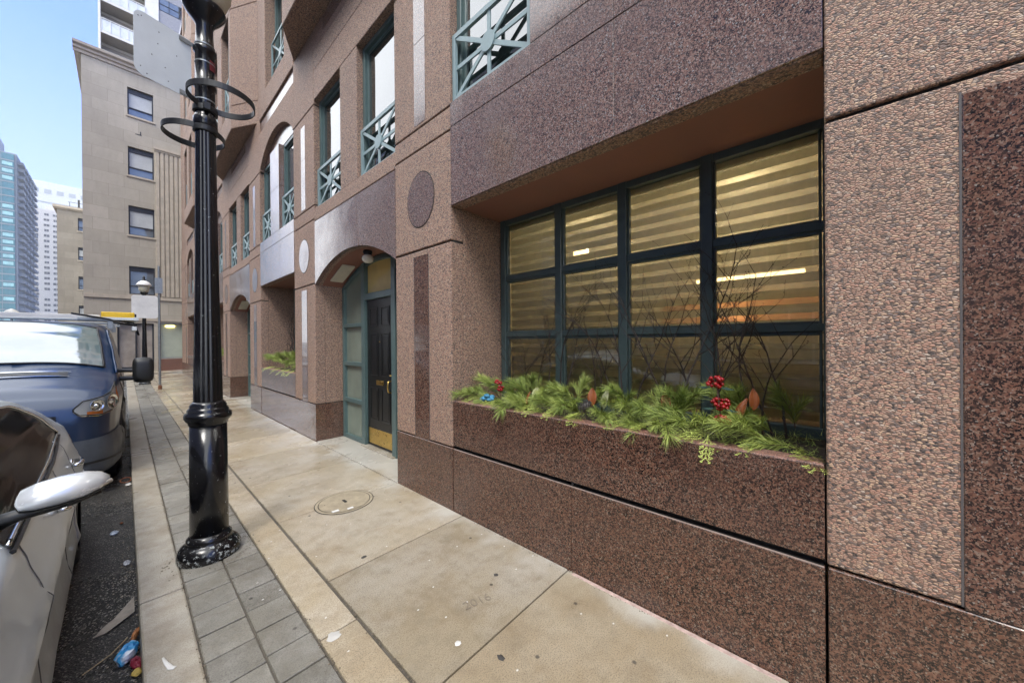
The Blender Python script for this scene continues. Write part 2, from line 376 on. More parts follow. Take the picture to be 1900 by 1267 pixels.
def guard(mb,x,y0,y1,z0,z1,bw=.042,m=0):
    """square guard with eight spokes and a hub"""
    d=.028; mb.box(x,x+d,y0,y1,z0,z0+bw,m); mb.box(x,x+d,y0,y1,z1-bw,z1,m); mb.box(x,x+d,y0,y0+bw,z0+bw,z1-bw,m); mb.box(x,x+d,y1-bw,y1,z0+bw,z1-bw,m)
    cy,cz=(y0+y1)/2,(z0+z1)/2
    ends=[(y0+bw*.5,z0+bw*.5),(y1-bw*.5,z1-bw*.5),(y0+bw*.5,z1-bw*.5),(y1-bw*.5,z0+bw*.5),(cy,z0+bw*.5),(cy,z1-bw*.5),(y0+bw*.5,cz),(y1-bw*.5,cz)]
    for i,(ey,ez) in enumerate(ends):
        dy,dz=ey-cy,ez-cz; L=math.hypot(dy,dz); ny,nz=-dz/L*.018,dy/L*.018
        xx=x+.004+.0015*i
        mb.prism([(cy+ny,cz+nz),(ey+ny,ez+nz),(ey-ny,ez-nz),(cy-ny,cz-nz)],'x',xx,xx+.012,m)
    mb.prism([(cy+.078*cos(t*pi/12),cz+.078*sin(t*pi/12)) for t in range(24)],'x',x-.004,x+.022,m)
def casement(y0,y1,z0,z1,xf,gh=.6,guardx=None,zm=None,fw=.055):
    """teal window in a reveal; returns the frame object"""
    m=MB(); d=.09
    m.box(xf,xf+d,y0,y0+fw,z0,z1); m.box(xf,xf+d,y1-fw,y1,z0,z1); m.box(xf,xf+d,y0+fw,y1-fw,z0,z0+fw); m.box(xf,xf+d,y0+fw,y1-fw,z1-fw,z1)
    q=fw+.028; i=.035                      # inner sash
    m.box(xf+.03,xf+.07,y0+fw,y0+fw+i,z0+fw,z1-fw); m.box(xf+.03,xf+.07,y1-fw-i,y1-fw,z0+fw,z1-fw)
    m.box(xf+.03,xf+.07,y0+fw+i,y1-fw-i,z1-fw-i,z1-fw); m.box(xf+.03,xf+.07,y0+fw+i,y1-fw-i,z0+fw,z0+fw+i)
    if zm: m.box(xf+.02,xf+.075,y0+fw+i,y1-fw-i,zm-.025,zm+.025)
    w_=m.build('window',M_teal,GB,bevel=.003)
    m=MB(); m.box(xf+.046,xf+.052,y0+fw,y1-fw,z0+fw,z1-fw); m.build('pane',M_gdark,w_)
    if gh:
        m=MB(); guard(m,guardx if guardx else xf-.05,y0+.004,y1-.004,z0+.003,z0+gh); m.build('window_guard',M_guard,w_)
    return w_
def arc(y0,y1,z0,rise,n=20):
    h=(y1-y0)/2; r=(h*h+rise*rise)/(2*rise); cz=z0+rise-r; cy=(y0+y1)/2; A=math.asin(h/r)
    return [(cy+r*sin(-A+2*A*i/n),cz+r*cos(-A+2*A*i/n)) for i in range(n+1)]

# ---- door bays
def door_bay(k,a,b):
    c=(a+b)/2
    sp=MB(); ac=arc(a,b,2.372,.335,24)
    # granite spandrel in five stones with thin joints
    def piece(i0,i1,yl0,yl1):
        pts=[ac[i] for i in range(i0,i1+1)]
        return pts+[(yl1,3.325),(yl0,3.325)]
    h=(b-a)
    sp.prism(piece(0,9,a+.004,a+h*.40),'x',X0-.002,X0+.06); 
    sp.prism(piece(15,24,a+h*.60,b-.004),'x',X0-.002,X0+.06)
    sp.prism([(p[0]+(.004 if i==0 else (-.004 if i==6 else 0)),p[1]) for i,p in enumerate([ac[j] for j in range(9,16)])]+[(a+h*.60-.004,3.325),(a+h*.40+.004,3.325)],'x',X0-.0035,X0+.06)
    s=sp.build('arch_spandrel',M_gran2,GB,bevel=.002,fix=True)
    bk=MB(); bk.prism(ac+[(b,3.37),(a,3.37)],'x',X0+.055,2.36,0); bk.build('arch_backing',M_peb,s,fix=True)
    # stucco vault liner
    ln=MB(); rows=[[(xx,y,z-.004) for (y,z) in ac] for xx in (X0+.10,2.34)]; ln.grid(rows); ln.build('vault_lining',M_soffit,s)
    # band above
    m=MB(); m.box(X0,X0+.12,a+.003,b-.003,3.338,3.52,0); m.box(X0+.02,2.4,a,b,3.33,3.50,1)
    # mullion pier and header of storey two
    m.box(X0+.003,2.3,a+.90,b-.95,3.52,5.16,0); m.box(X0+.001,2.3,a,b,5.16,5.6,0)
    m.build('storey_wall',[M_peb,M_joint],GB,bevel=.008,seg=2)
    for (p,q) in ((a+.003,a+.897),(b-.947,b-.003)):
        casement(p,q,3.522,5.158,2.02,.60,1.985)
        m=MB(); m.box(2.13,2.2,p,q,3.5,5.16); m.build('dark_reveal',M_dark,GB)
    # ---- entrance joinery
    x=2.33; m=MB()
    ai=arc(a+.01,b-.01,2.352,.335,24)
    def ztop(y):
        for p,q in zip(ai,ai[1:]):
            if p[0]<=y<=q[0]: return p[1]+(q[1]-p[1])*(y-p[0])/(q[0]-p[0])
        return 2.36
    dl,dr=c-.37,c+.37
    ys=[a+.01,a+.075,dl-.11,dl-.005,dr+.005,dr+.11,b-.075,b-.01]
    for i in (0,2,4,6):
        y0,y1=ys[i],ys[i+1]; n=4
        poly=[(y0,.0),(y1,.0)]+[(y1-(y1-y0)*t/n,ztop(y1-(y1-y0)*t/n)) for t in range(n+1)]
        m.prism(poly,'x',x-(.012 if i in(2,4) else 0),x+.07)
    # curved head
    pts=[(y,z) for y,z in ai if True]
    for (p,q) in ((1,4),(7,17),(20,23)): pass
    for (ya,yb) in ((ys[1],ys[2]),(ys[3],ys[4]),(ys[5],ys[6])):
        n=8; up=[(ya+(yb-ya)*t/n,ztop(ya+(yb-ya)*t/n)) for t in range(n+1)]; m.prism(up+[(p[0],p[1]-.06) for p in up[::-1]],'x',x+.003,x+.065)
    for (ya,yb) in ((ys[1],ys[2]),(ys[5],ys[6])):
        for z in (.03,.60,1.165,1.755): m.box(x+.002,x+.06,ya,yb,z-.03,z+.03)
    m.box(x-.010,x+.07,dl-.005,dr+.005,2.10,2.19)
    fr=m.build('entrance_frame',M_teal,GB,bevel=.004,fix=True)
    gx=x+.045
    m=MB()
    for (ya,yb) in ((ys[1],ys[2]),(ys[5],ys[6])): m.prism([(ya,.02),(yb,.02)]+[(yb-(yb-ya)*t/6,ztop(yb-(yb-ya)*t/6)-.02) for t in range(7)],'x',gx,gx+.004)
    m.build('sidelight_pane',M_gside,fr,fix=True)
    m=MB(); m.prism([(dl,2.15),(dr,2.15)]+[(dr-(dr-dl)*t/8,ztop(dr-(dr-dl)*t/8)-.02) for t in range(9)],'x',gx,gx+.004); m.build('transom_pane',M_gtran,fr,fix=True)
    # door leaf
    m=MB(); dx=x+.03; m.box(dx,dx+.045,dl,dr,.03,2.10)
    W=dr-dl; st=.10
    for (u0,u1) in ((dl+st,c-.045),(c+.045,dr-st)):
        for (z0,z1) in ((.40,.86),(1.02,1.62),(1.72,1.98)):
            fr_=.014                     # raised panel: moulding ring and fielded centre
            m.box(dx-.009,dx,u0,u1,z0,z0+fr_); m.box(dx-.009,dx,u0,u1,z1-fr_,z1); m.box(dx-.009,dx,u0,u0+fr_,z0+fr_,z1-fr_); m.box(dx-.009,dx,u1-fr_,u1,z0+fr_,z1-fr_)
            m.box(dx-.006,dx,u0+.04,u1-.04,z0+.04,z1-.04)
    dr_=m.build('door',M_doorb,GB,bevel=.003)
    m=MB(); m.box(dx-.004,dx-.0005,dl+.03,dr-.03,.06,.275); m.build('kick_plate',M_brass,dr_,bevel=.001)
    m=MB(); m.box(dx-.010,dx-.0005,c-.10,c+.10,.90,.965); m.box(dx-.014,dx-.008,c-.08,c+.08,.915,.95); m.build('letter_slot',M_brass,dr_,bevel=.003)
    m=MB(); m.tube([(dx,dl+.06,.82),(dx-.05,dl+.06,.84),(dx-.06,dl+.06,.90),(dx-.05,dl+.06,.97),(dx,dl+.06,.985)],[.008,.01,.012,.01,.008],8)
    m.lathe([(.001,0),(.024,0),(.026,.006),(.001,.008)],(dx-.01,dl+.06,1.05),12); m.build('handle',M_brass,dr_,smooth=True)
    m=MB(); m.ball((dx-.004,c,1.50),.009,8); m.build('door_viewer',M_brass,dr_)
    m=MB(); m.box(2.42,2.45,a,b,0,2.8); m.build('hall_backing',simple('hall_dim%d'%k,(.2,.18,.14),.9),fr)
    m=MB(); m.box(X0+.34,2.42,dl-.08,dr+.08,-.1,.018); m.build('threshold',M_kerb,fr,bevel=.005)
    # wall vent on the vault and ceiling globe
    def onarc(y): return ztop(y)+.016
    m=MB(); yy0,yy1=b-.60,b-.16
    tilt=lambda y:onarc(y)-.01
    n=3
    def slab(y0,y1,x0,x1,th,m_):
        z0,z1=tilt(y0),tilt(y1)
        m.add([(x0,y0,z0),(x1,y0,z0),(x1,y1,z1),(x0,y1,z1),(x0,y0,z0-th),(x1,y0,z0-th),(x1,y1,z1-th),(x0,y1,z1-th)],[(0,1,2,3),(7,6,5,4),(4,5,1,0),(5,6,2,1),(6,7,3,2),(7,4,0,3)],m_)
    slab(yy0,yy1,2.10,2.28,.02,0)
    for i in range(n):
        u=yy0+.03+i*(yy1-yy0-.02)/n; slab(u,u+(yy1-yy0)/n-.045,2.13,2.25,.024,1)
    m.build('vent_grille',[simple('vent_cream%d'%k,(.62,.58,.47),.5),simple('vent_slot%d'%k,(.36,.33,.26),.6)],s,fix=True)
    zc=ztop(c-.12)
    m=MB(); m.lathe([(.055,0),(.06,-.03),(.045,-.05),(.05,-.062)][::-1],(2.14,c-.12,zc+.01),20,0)
    g=m.build('porch_light',M_plas,s,smooth=True)
    m=MB(); m.lathe([(.001,-.165),(.04,-.158),(.066,-.135),(.074,-.105),(.066,-.075),(.048,-.058)],(2.14,c-.12,zc+.01),24,0); m.build('globe',M_globe,g,smooth=True,fix=True)
for k,(a,b) in enumerate(DBAYS): door_bay(k,a,b)

# ---- window bays
def blind_mat(name,c,tr,al):
    t=NT(name); t.t.nodes.remove(t.b); out=[n for n in t.t.nodes if n.type=='OUTPUT_MATERIAL'][0]
    nz=t.noise(30,3); col=t.mix(t.fr(nz.outputs[0],.3,.7),c,tuple(x*.85 for x in c))
    d=t.n('BsdfDiffuse'); t.l(col,d.inputs[0]); tl=t.n('BsdfTranslucent'); t.l(col,tl.inputs[0]); m1=t.n('MixShader'); m1.inputs[0].default_value=tr; t.l(d.outputs[0],m1.inputs[1]); t.l(tl.outputs[0],m1.inputs[2])
    tp=t.n('BsdfTransparent'); m2=t.n('MixShader'); m2.inputs[0].default_value=al; t.l(m1.outputs[0],m2.inputs[1]); t.l(tp.outputs[0],m2.inputs[2]); t.l(m2.outputs[0],out.inputs[0]); return t.mat
M_bl1=blind_mat('zebra_blind_solid',(.68,.66,.55),.42,.03); M_bl2=blind_mat('zebra_blind_sheer',(.40,.40,.33),.4,.48)
def window_bay(k,a,b):
    # base panels, groove, planter front
    mid=a+(b-a)*.504; m=MB()
    for (p,q) in ((a+.006,mid-.002),(mid+.002,b-.006)): m.box(X0,X0+.05,p,q,-.05,.545,0); m.box(X0+.001,X0+.045,p,q,.577,.968,0)
    m.box(X0+.012,X0+.04,mid-.002,mid+.002,.0,.96,1)
    m.box(X0+.04,X0+.06,a+.003,b-.003,.53,.59,2); m.box(X0+.05,2.56,a,b,-.05,.93,2)
    m.box(X0+.052,X0+.105,a+.003,b-.003,.90,.966,0); m.box(X0+.0015,X0+.104,a+.009,b-.009,.966,.9725,3); m.box(X0+.007,X0+.041,a+.009,b-.009,.544,.548,2)  # dark strip laid on the groove ledge stands in for shade
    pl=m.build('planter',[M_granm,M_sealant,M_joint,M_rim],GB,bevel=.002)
    m=MB(); m.box(X0+.001,X0+.006,a+.008,b-.008,.5455,.549); m.build('groove_lip',simple('pale_lip%d'%k,(.36,.27,.23),.5),pl)
    m=MB(); gx=10
    rows=[[(X0+.106+i*(.50/10),a+.004+j*(b-a-.008)/gx*1.0,.935+random.uniform(-.012,.012)) for j in range(gx+1)] for i in range(11)]
    m.grid(rows); m.build('soil',simple('dark_soil%d'%k,(.035,.025,.018),.95,bump=.01),pl)
    # recess: sill wall under window, jamb lining, soffit, lintel
    m=MB(); m.box(2.562,2.9,a,b,-.05,.99,0); m.box(2.60,2.9,a-.03,a+.0,.99,2.7,0); m.build('sill_wall',M_peb,GB)
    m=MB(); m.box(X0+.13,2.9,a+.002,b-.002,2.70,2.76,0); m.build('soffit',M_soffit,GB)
    m=MB(); m.box(X0+.014,X0+.125,a+.003,b-.003,2.692,2.76,0); m.build('lintel_edge',M_peb,GB,bevel=.006)
    m=MB(); js=[a+.003,a+(b-a)*.374,a+(b-a)*.63,b-.003]
    for p,q in zip(js,js[1:]): m.box(X0-.002,X0+.05,p+.0015,q-.0015,2.70,3.385,0); m.box(X0-.002,X0+.05,p+.0015,q-.0015,3.392,3.60,0)
    m.box(X0+.03,X0+.3,a,b,2.72,3.59,1)
    m.build('lintel_panel',[M_gran2,M_joint],GB,bevel=.0015)
    # storey two: granite pilaster between two casements, arch tympanum
    m=MB(); m.box(X0-.003,2.3,js[1]+.0015,js[2]-.0015,3.605,4.42,0); m.box(X0-.003,2.3,js[1]+.0015,js[2]-.0015,4.425,5.19,0); m.build('granite_pilaster',M_gran2,GB,bevel=.002)
    ac=arc(a+.04,b-.04,5.16,.42,20)
    m=MB(); m.box(2.02,2.06,a+.03,b-.03,5.20,5.75,0); m.build('tympanum',M_gran2,GB)
    m=MB(); poly=[(a,5.12)]+[(a+.04,5.12)]+ac+[(b-.04,5.12),(b,5.12),(b,5.9),(a,5.9)]; m.prism(poly,'x',X0+.001,2.03); m.build('arch_wall',M_peb,GB,fix=True)
    for (p,q) in ((js[0],js[1]-.001),(js[2]+.001,js[3])):
        casement(p,q,3.603,5.18,2.02,.60,1.965 if k==0 else 1.985)
        m=MB(); m.box(2.13,2.2,p,q,3.6,5.2); m.build('dark_reveal',M_dark,GB)
    # large window of three rows
    x=2.56; zs=[.95,1.56,2.12,2.70]; n=4; m=MB(); L=b-a; 
    ys=[a-.022]+[a+L*t for t in ((.575/2.46),(1.155/2.46),(1.745/2.46))]+[b-.05]
    for i,yy in enumerate(ys): hw=.034 if i in(1,2,3) else .03; m.box(x-.012,x+.07,yy-hw,yy+hw,.93,2.70)
    for z,hh in zip(zs,(.05,.022,.026,.05)):
        for p,q in zip(ys,ys[1:]): m.box(x,x+.06,p+.03,q-.03,z-hh,z+hh)
    for p,q in zip(ys,ys[1:]):       # glazing beads
        for z0,z1 in zip(zs,zs[1:]):
            for (u0,u1,w0,w1) in ((p+.034,p+.048,z0+.02,z1-.02),(q-.048,q-.034,z0+.02,z1-.02)): m.box(x+.012,x+.05,u0,u1,w0,w1)
            m.box(x+.012,x+.05,p+.048,q-.048,z1-.045,z1-.022); m.box(x+.012,x+.05,p+.048,q-.048,z0+.022,z0+.036)
    wf=m.build('large_window',M_teald,GB,bevel=.003)
    m=MB(); m.add([(x+.042,a+.03,.95),(x+.042,a+.03,2.69),(x+.042,b-.03,2.69),(x+.042,b-.03,.95)],[(0,1,2,3)]); m.build('pane',M_clear if k==0 else M_gdark,wf)
    if k==0:
        m=MB(); z=.93; i=0; rr=random.Random(5)
        for p,q in ((ys[0],ys[1]),(ys[1],ys[2]),(ys[2],ys[3]),(ys[3],ys[4])):
            z=.93; xo=x+.10
            while z<2.66:
                m.box(xo,xo+.002,p+.012,q-.012,z,z+.054,0); m.box(xo+.004,xo+.005,p+.012,q-.012,z+.054,z+.09,1); z+=.09
            m.box(xo-.02,xo+.04,p+.012,q-.012,2.62,2.69,0)
        m.build('zebra_blind',[M_bl1,M_bl2],wf)
        # room behind the blinds: back wall, floor, ceiling, added tone blocks and a lit ceiling lamp
        mr=simple('room_paint',(.55,.47,.32),.9); m=MB()
        m.box(3.86,3.89,a-.9,b+.9,0,2.9); m.box(2.7,3.9,a-.9,b+.9,.02,.06); m.box(2.7,3.9,a-.9,b+.9,2.78,2.83); m.box(2.7,3.9,a-.93,a-.9,0,2.8); m.box(2.7,3.9,b+.9,b+.93,0,2.8)
        m.build('room',mr,wf)
        m=MB(); m.box(3.5,3.8,-.1,1.2,1.56,1.86); m.build('reflection_block',simple('orange_reflection',(.62,.20,.04),.5),wf,bevel=.03); m=MB(); m.box(2.95,3.4,-.4,2.0,.06,1.50); m.build('dark_block',simple('dark_block_tone',(.02,.018,.018),.9),wf,bevel=.05)  # added: orange block hints at street reflections, dark block darkens lowest panes
        ml=NT('warm_lamp'); ml.base((1,.8,.5)); ml.set(Emission_Strength=6.0); ml.b.inputs['Emission Color'].default_value=(1,.66,.30,1)
        m=MB(); m.box(3.0,3.12,.1,.75,1.93,1.96); m.box(3.3,3.36,1.9,2.05,2.4,2.5); m.build('interior_lamp',ml.mat,wf)
        for ly,lz,e in ((.5,2.55,10),(1.9,2.5,9),(.6,1.7,2.2)):
            ld=bpy.data.lights.new('room_lamp','POINT'); ld.energy=e; ld.color=(1,.88,.68); ld.shadow_soft_size=.1
            lo=bpy.data.objects.new('room_lamp',ld); COL.objects.link(lo); lo.location=(3.35,ly,lz)
for k,(a,b) in enumerate(WBAYS): window_bay(k,a,b)

# ---- upper storeys
def upper_window(x,y0,y1,z0,z1):
    m=MB(); fw=.06
    m.box(x,x+.09,y0,y0+fw,z0,z1); m.box(x,x+.09,y1-fw,y1,z0,z1); m.box(x,x+.09,y0+fw,y1-fw,z0,z0+fw); m.box(x,x+.09,y0+fw,y1-fw,z1-fw,z1); m.box(x+.01,x+.07,y0+fw,y1-fw,z0+.66,z0+.71)
    w_=m.build('window',M_teal,GB,bevel=.003)
    m=MB(); m.box(x+.05,x+.06,y0+fw,y1-fw,z0+fw,z1-fw); m.build('pane',M_gdark,w_)
    m=MB(); guard(m,x-.07,y0+.01,y1-.01,z0+.01,z0+.95,.04); m.build('window_guard',M_guard,w_)
FL=[(6.02,9.30),(9.30,12.55),(12.55,15.6)]
for fi,(f0,f1) in enumerate(FL):
    for k,(a,b) in enumerate(WBAYS):
        if k==0 and fi>0: continue
        c=(a+b)/2; hw=.62
        m=MB(); za=f0+.62; zb=f1-.55
        m.box(X0+.002,2.5,a,c-hw,f0+.16,f1,0); m.box(X0+.002,2.5,c+hw,b,f0+.16,f1,0); m.box(X0+.002,2.5,c-hw,c+hw,f0+.16,za,0); m.box(X0+.002,2.5,c-hw,c+hw,zb,f1,0)
        m.build('bay_wall',M_peb,GB,bevel=.01)
        m=MB(); m.box(X0+.03,X0+.07,a+.01,b-.01,f0-.10,f0+.16,0); m.build('granite_band',M_gran2,GB)
        m=MB(); m.box(X0+.004,X0+.02,a,b,f0+.155,f0+.17); 
        upper_window(2.12,c-hw+.003,c+hw-.003,za,zb)
    for k,(a,b) in enumerate(DBAYS):
        # canted oriel over each entrance bay
        ya,yb=a-.80,b+.95; xo=1.61; ci=.68
        zb0=f0+.20; plan=[(X0+.03,ya),(xo,ya+ci),(xo,yb-ci),(X0+.03,yb)]
        c=(a+b)/2; m=MB()
        # end cants and front piers, openings for two windows
        w0=ya+ci; w1=yb-ci; ops=[(w0+.22,w0+.22+.86),(w1-.22-.86,w1-.22)]
        za=zb0+.5; zt=f1-.45
        full=plan+[(2.9,yb),(2.9,ya)]
        if fi==0: m.prism(full,'z',zb0,za)
        else: m.prism(full,'z',f0+.205,za)
        m.prism(full,'z',zt,f1+.2)
        th=.2
        for (p,q) in ((w0,ops[0][0]),(ops[0][1],ops[1][0]),(ops[1][1],w1)): m.box(xo,xo+th,p,q,za,zt)
        m.prism([plan[0],plan[1],(xo+th,ya+ci),(2.9,ya+.1),(2.9,ya)],'z',za,zt); m.prism([plan[3],plan[2],(xo+th,yb-ci),(2.9,yb-.1),(2.9,yb)],'z',za,zt)
        m.build('oriel',M_peb,GB,bevel=.012,fix=True)
        m=MB(); m.box(2.0,2.9,ya+.3,yb-.3,za,zt); m.build('oriel_interior',M_dark,GB)
        for p,q in ops: upper_window(xo+.13,p+.003,q-.003,za,zt)
        if fi==0:
            m=MB(); m.box(X0-.001,X0+.3,a-.9,b+.9,5.88,6.215,0); m.build('band_wall',M_peb,GB,bevel=.01)
            m=MB(); m.box(X0-.004,X0+.02,a+.3,b-.4,5.98,6.17); m.build('granite_band',M_gran2,GB)
for k,(a,b) in enumerate(PIERS):
    m=MB()
    if k>=0: m.box(X0,X0+.4,a,b,5.105,5.90,0); m.box(X0+.03,X0+.3,a+.01,b-.01,5.08,5.12,1)
    m.box(X0+.006,X0+.4,a,b,5.905,6.21,0); m.box(X0+.02,X0+.6,a,b,6.21,ZT,0)
    m.build('pier_shaft',[M_peb,M_joint],GB,bevel=.01)
for (a,b) in DBAYS:
    m=MB(); m.box(X0+.002,2.3,a,b,5.60,5.9); m.build('storey_wall',M_peb,GB,bevel=.008)
m=MB(); m.box(1.8,12,-7,24,ZT,ZT+.3); m.build('parapet',M_gran2,GB)

# ================================================================= STONE BUILDING AT THE END
def stonemat(name,c1,c2,bw=1.1,bh=.62):
    t=NT(name); v=t.obj(); sp=t.n('SeparateXYZ'); t.l(v,sp.inputs[0]); cb=t.n('CombineXYZ'); t.l(t.math('ADD',sp.outputs[0],sp.outputs[1]),cb.inputs[0]); t.l(sp.outputs[2],cb.inputs[1])
    b=t.n('TexBrick'); b.inputs['Scale'].default_value=1; b.inputs['Brick Width'].default_value=bw; b.inputs['Row Height'].default_value=bh
    b.inputs['Color1'].default_value=(*c1,1); b.inputs['Color2'].default_value=(*c2,1); b.inputs['Mortar'].default_value=(*[x*.72 for x in c1],1); b.inputs['Mortar Size'].default_value=.008; b.inputs['Mortar Smooth'].default_value=.6
    t.l(cb.outputs[0],b.inputs['Vector'])
    n=t.noise(.35,7,.68); c=t.mix(t.fr(n.outputs[0],.38,.68,0,.5),b.outputs[0],tuple(x*.66 for x in c1))
    n2=t.noise(4,5,.7,t.obj((1,1,.25))); c=t.mix(t.fr(n2.outputs[0],.45,.75,0,.25),c,tuple(x*.6 for x in c1))
    t.base(c); t.rough(.85); t.bump(b.outputs['Fac'],.004,-.3 if False else .2); return t.mat
M_lime=stonemat('limestone',(.42,.37,.29),(.50,.44,.35))
M_lime2=stonemat('grey_limestone',(.27,.235,.185),(.33,.29,.23))
M_trim=simple('pale_stone_trim',(.47,.40,.31),.85,scale=3,var=.16)
M_frame=simple('dark_window_frame',(.022,.022,.024),.4)
M_blindw=simple('white_roller_blind',(.46,.47,.46),.6,scale=2)
M_skyglass=darkglass('sky_glass',(.09,.11,.13),1.9)
SB=empty('limestone_building',(0,0,0),'tall weathered beige limestone building with dark framed windows closing the end of the street','building')
def wall_open(mb,x0,x1,z0,z1,y,th,ops,m=0):
    """wall in plane y facing -y with rectangular openings ops=(x0,x1,z0,z1)"""
    xs=sorted({x0,x1}|{v for o in ops for v in o[:2]}); zs=sorted({z0,z1}|{v for o in ops for v in o[2:]})
    def hole(a,b,c,d): return any(o[0]<=a+1e-6 and b<=o[1]+1e-6 and o[2]<=c+1e-6 and d<=o[3]+1e-6 for o in ops)
    for a,b in zip(xs,xs[1:]):
        run=None
        for c,d in zip(zs,zs[1:]):
            if hole(a,b,c,d):
                if run: mb.box(a,b,y,y+th,run[0],run[1],m); run=None
            else: run=(run[0],d) if run else (c,d)
        if run: mb.box(a,b,y,y+th,run[0],run[1],m)
SY=28.0
ops=[(.20,1.18,13.9,15.4),(.20,1.18,10.65,12.2),(.20,1.18,7.42,9.0),(.20,1.18,4.2,5.72),(-.25,1.12,.12,2.62),(1.27,2.33,.66,2.66)]
m=MB(); wall_open(m,-1.37,9,-.4,16.6,SY,.35,ops); m.box(-1.37,9,SY+.35,SY+14,-.4,16.6)
m.build('wall',M_lime,SB)
def stone_window(parent,x0,x1,z0,z1,y,kind=0,blind=.6):
    m=MB(); f=.055; yf=y+.12
    m.box(x0,x0+f,yf,yf+.08,z0,z1); m.box(x1-f,x1,yf,yf+.08,z0,z1); m.box(x0+f,x1-f,yf,yf+.08,z0,z0+f); m.box(x0+f,x1-f,yf,yf+.08,z1-.26,z1)
    zm=z0+(z1-z0)*.30; m.box(x0+f,x1-f,yf,yf+.07,zm-.03,zm+.03)
    w_=m.build('window',M_frame,parent)
    m=MB(); m.box(x0+f,x1-f,yf+.05,yf+.055,z0+f,z1-f); m.build('pane',M_skyglass,w_)
    if blind:
        zb=z1-(z1-z0)*blind; m=MB(); m.box(x0+f,x1-f,yf+.035,yf+.045,zm+.03,z1-.26); m.build('blind',M_blindw,w_)
    m=MB(); m.box(x0-.06,x1+.06,y-.05,y+.1,z0-.10,z0-.005); m.build('sill',M_trim,w_)
for i in range(4): stone_window(SB,*ops[i],SY,blind=(.6,.7,.7,0)[i])
# shop windows
m=MB(); x0,x1,z0,z1=ops[5]; 
m.box(x0,x1,SY+.06,SY+.14,z1-.07,z1); m.box(x0,x0+.05,SY+.06,SY+.14,z0,z1-.07); m.box(x1-.05,x1,SY+.06,SY+.14,z0,z1-.07); m.box(x0+.05,x1-.05,SY+.06,SY+.14,z0,z0+.05)
sw=m.build('shop_window',M_steel,SB); m=MB(); m.box(x0,x1,SY+.22,SY+.24,z0,z1); m.build('frosted_pane',simple('frosted_green_pane',(.42,.45,.36),.5,scale=1.5),sw)
ml=NT('warm_strip'); ml.base((1,.8,.4)); ml.set(Emission_Strength=5.0); ml.b.inputs['Emission Color'].default_value=(1,.8,.32,1)
m=MB(); m.box(1.60,1.95,SY+.16,SY+.20,2.46,2.53); m.build('lamp',ml.mat,sw)
m=MB(); m.box(1.27,2.33,SY-.03,SY+.02,-.1,.62); m.build('brown_base',simple('brown_stone_base',(.16,.075,.05),.5),SB)
m=MB(); m.box(-.4,9,SY-.05,SY+.02,.60,.66); m.build('base_course',M_trim,SB) if False else None
x0,x1,z0,z1=ops[4]; m=MB(); f=.07
for a in (x0,.40,x1-f): m.box(a,a+f,SY+.1,SY+.18,z0,z1)
for a,b in ((x0+f,.40),(.40+f,x1-f)): m.box(a,b,SY+.1,SY+.18,z1-f,z1); m.box(a,b,SY+.1,SY+.18,z0,z0+.12)
sd_=m.build('entrance_window',M_frame,SB); m=MB(); m.box(x0,x1,SY+.2,SY+.21,z0,z1); m.build('pane',simple('curtain_beige',(.36,.31,.26),.35,scale=1.2,var=.35),sd_)
# fluted panel with cornices, ledges
m=MB(); xs=[1.22+i*.19 for i in range(7)]
for a in xs:
    m.prism([(a+.012,SY+.0),(a+.03,SY-.06),(a+.16,SY-.06),(a+.178,SY+.0)],'z',4.15,12.38)
m.build('fluted_panel',M_trim,SB,fix=True)
m=MB(); m.box(1.18,2.42,SY-.12,SY+.02,12.40,12.52); m.box(1.2,2.40,SY-.08,SY+.02,12.30,12.398); m.build('panel_cap',M_trim,SB)
m=MB(); m.box(-1.37,9,SY-.06,SY+.01,3.93,4.1); m.box(-1.40,9,SY-.04,SY+.01,2.75,2.86); m.build('string_course',M_trim,SB)
prof=[(0,16.25),(.05,16.25),(.07,16.38),(.14,16.42),(.16,16.52),(.26,16.6),(.28,16.72),(0,16.72)]
m=MB(); m.prism([(SY-p,z) for p,z in prof]+[(SY+14,16.72),(SY+14,16.6),(SY+.01,16.6)][:0],'x',-1.63,9.2)
m.prism([(-1.37-p,z) for p,z in prof],'y',SY-.0,SY+14); m.box(-1.37,9,SY,SY+14,16.6,16.8)
m.build('cornice',M_trim,SB,fix=True)
m=MB(); m.box(.48,.72,SY-.012,SY+.01,12.95,12.98); m.box(.66,.70,SY-.012,SY+.01,12.98,13.15); m.build('wall_bracket',M_frame,SB)
# lower grey wing set back
WG=empty('limestone_wing',(0,0,0),'lower grey limestone wing with narrow windows left of the tall beige building','building')
y=55; wops=[(-3.0,-2.0,14.0-1.28-2.89*i,14.0-2.89*i) for i in range(5)]
m=MB(); wall_open(m,-4.27,3,-.4,14.7,y,.35,[w for w in wops if w[2]>0]); m.box(-4.27,3,y+.35,y+18,-.4,14.7); m.build('wall',M_lime2,WG)
for i,o in enumerate(wops):
    if o[2]>0: stone_window(WG,*o,y,blind=.6 if i%2 else 0)
m=MB(); m.box(-4.5,3,y-.22,y+18,14.72,14.95); m.box(-4.4,3,y-.10,y+18,14.6,14.719); m.build('cornice',M_trim,WG)
m=MB(); 
for xx in (-3.5,-2.9,-2.3): m.tube([(xx,y+.3,14.9),(xx,y+.3,15.5)],.02,6)
m.tube([(-3.6,y+.3,15.5),(-2,y+.3,15.5)],.02,6); m.tube([(-2.95,y+.5,14.9),(-2.95,y+.5,15.9)],.07,8); m.build('roof_rail',M_frame,WG)

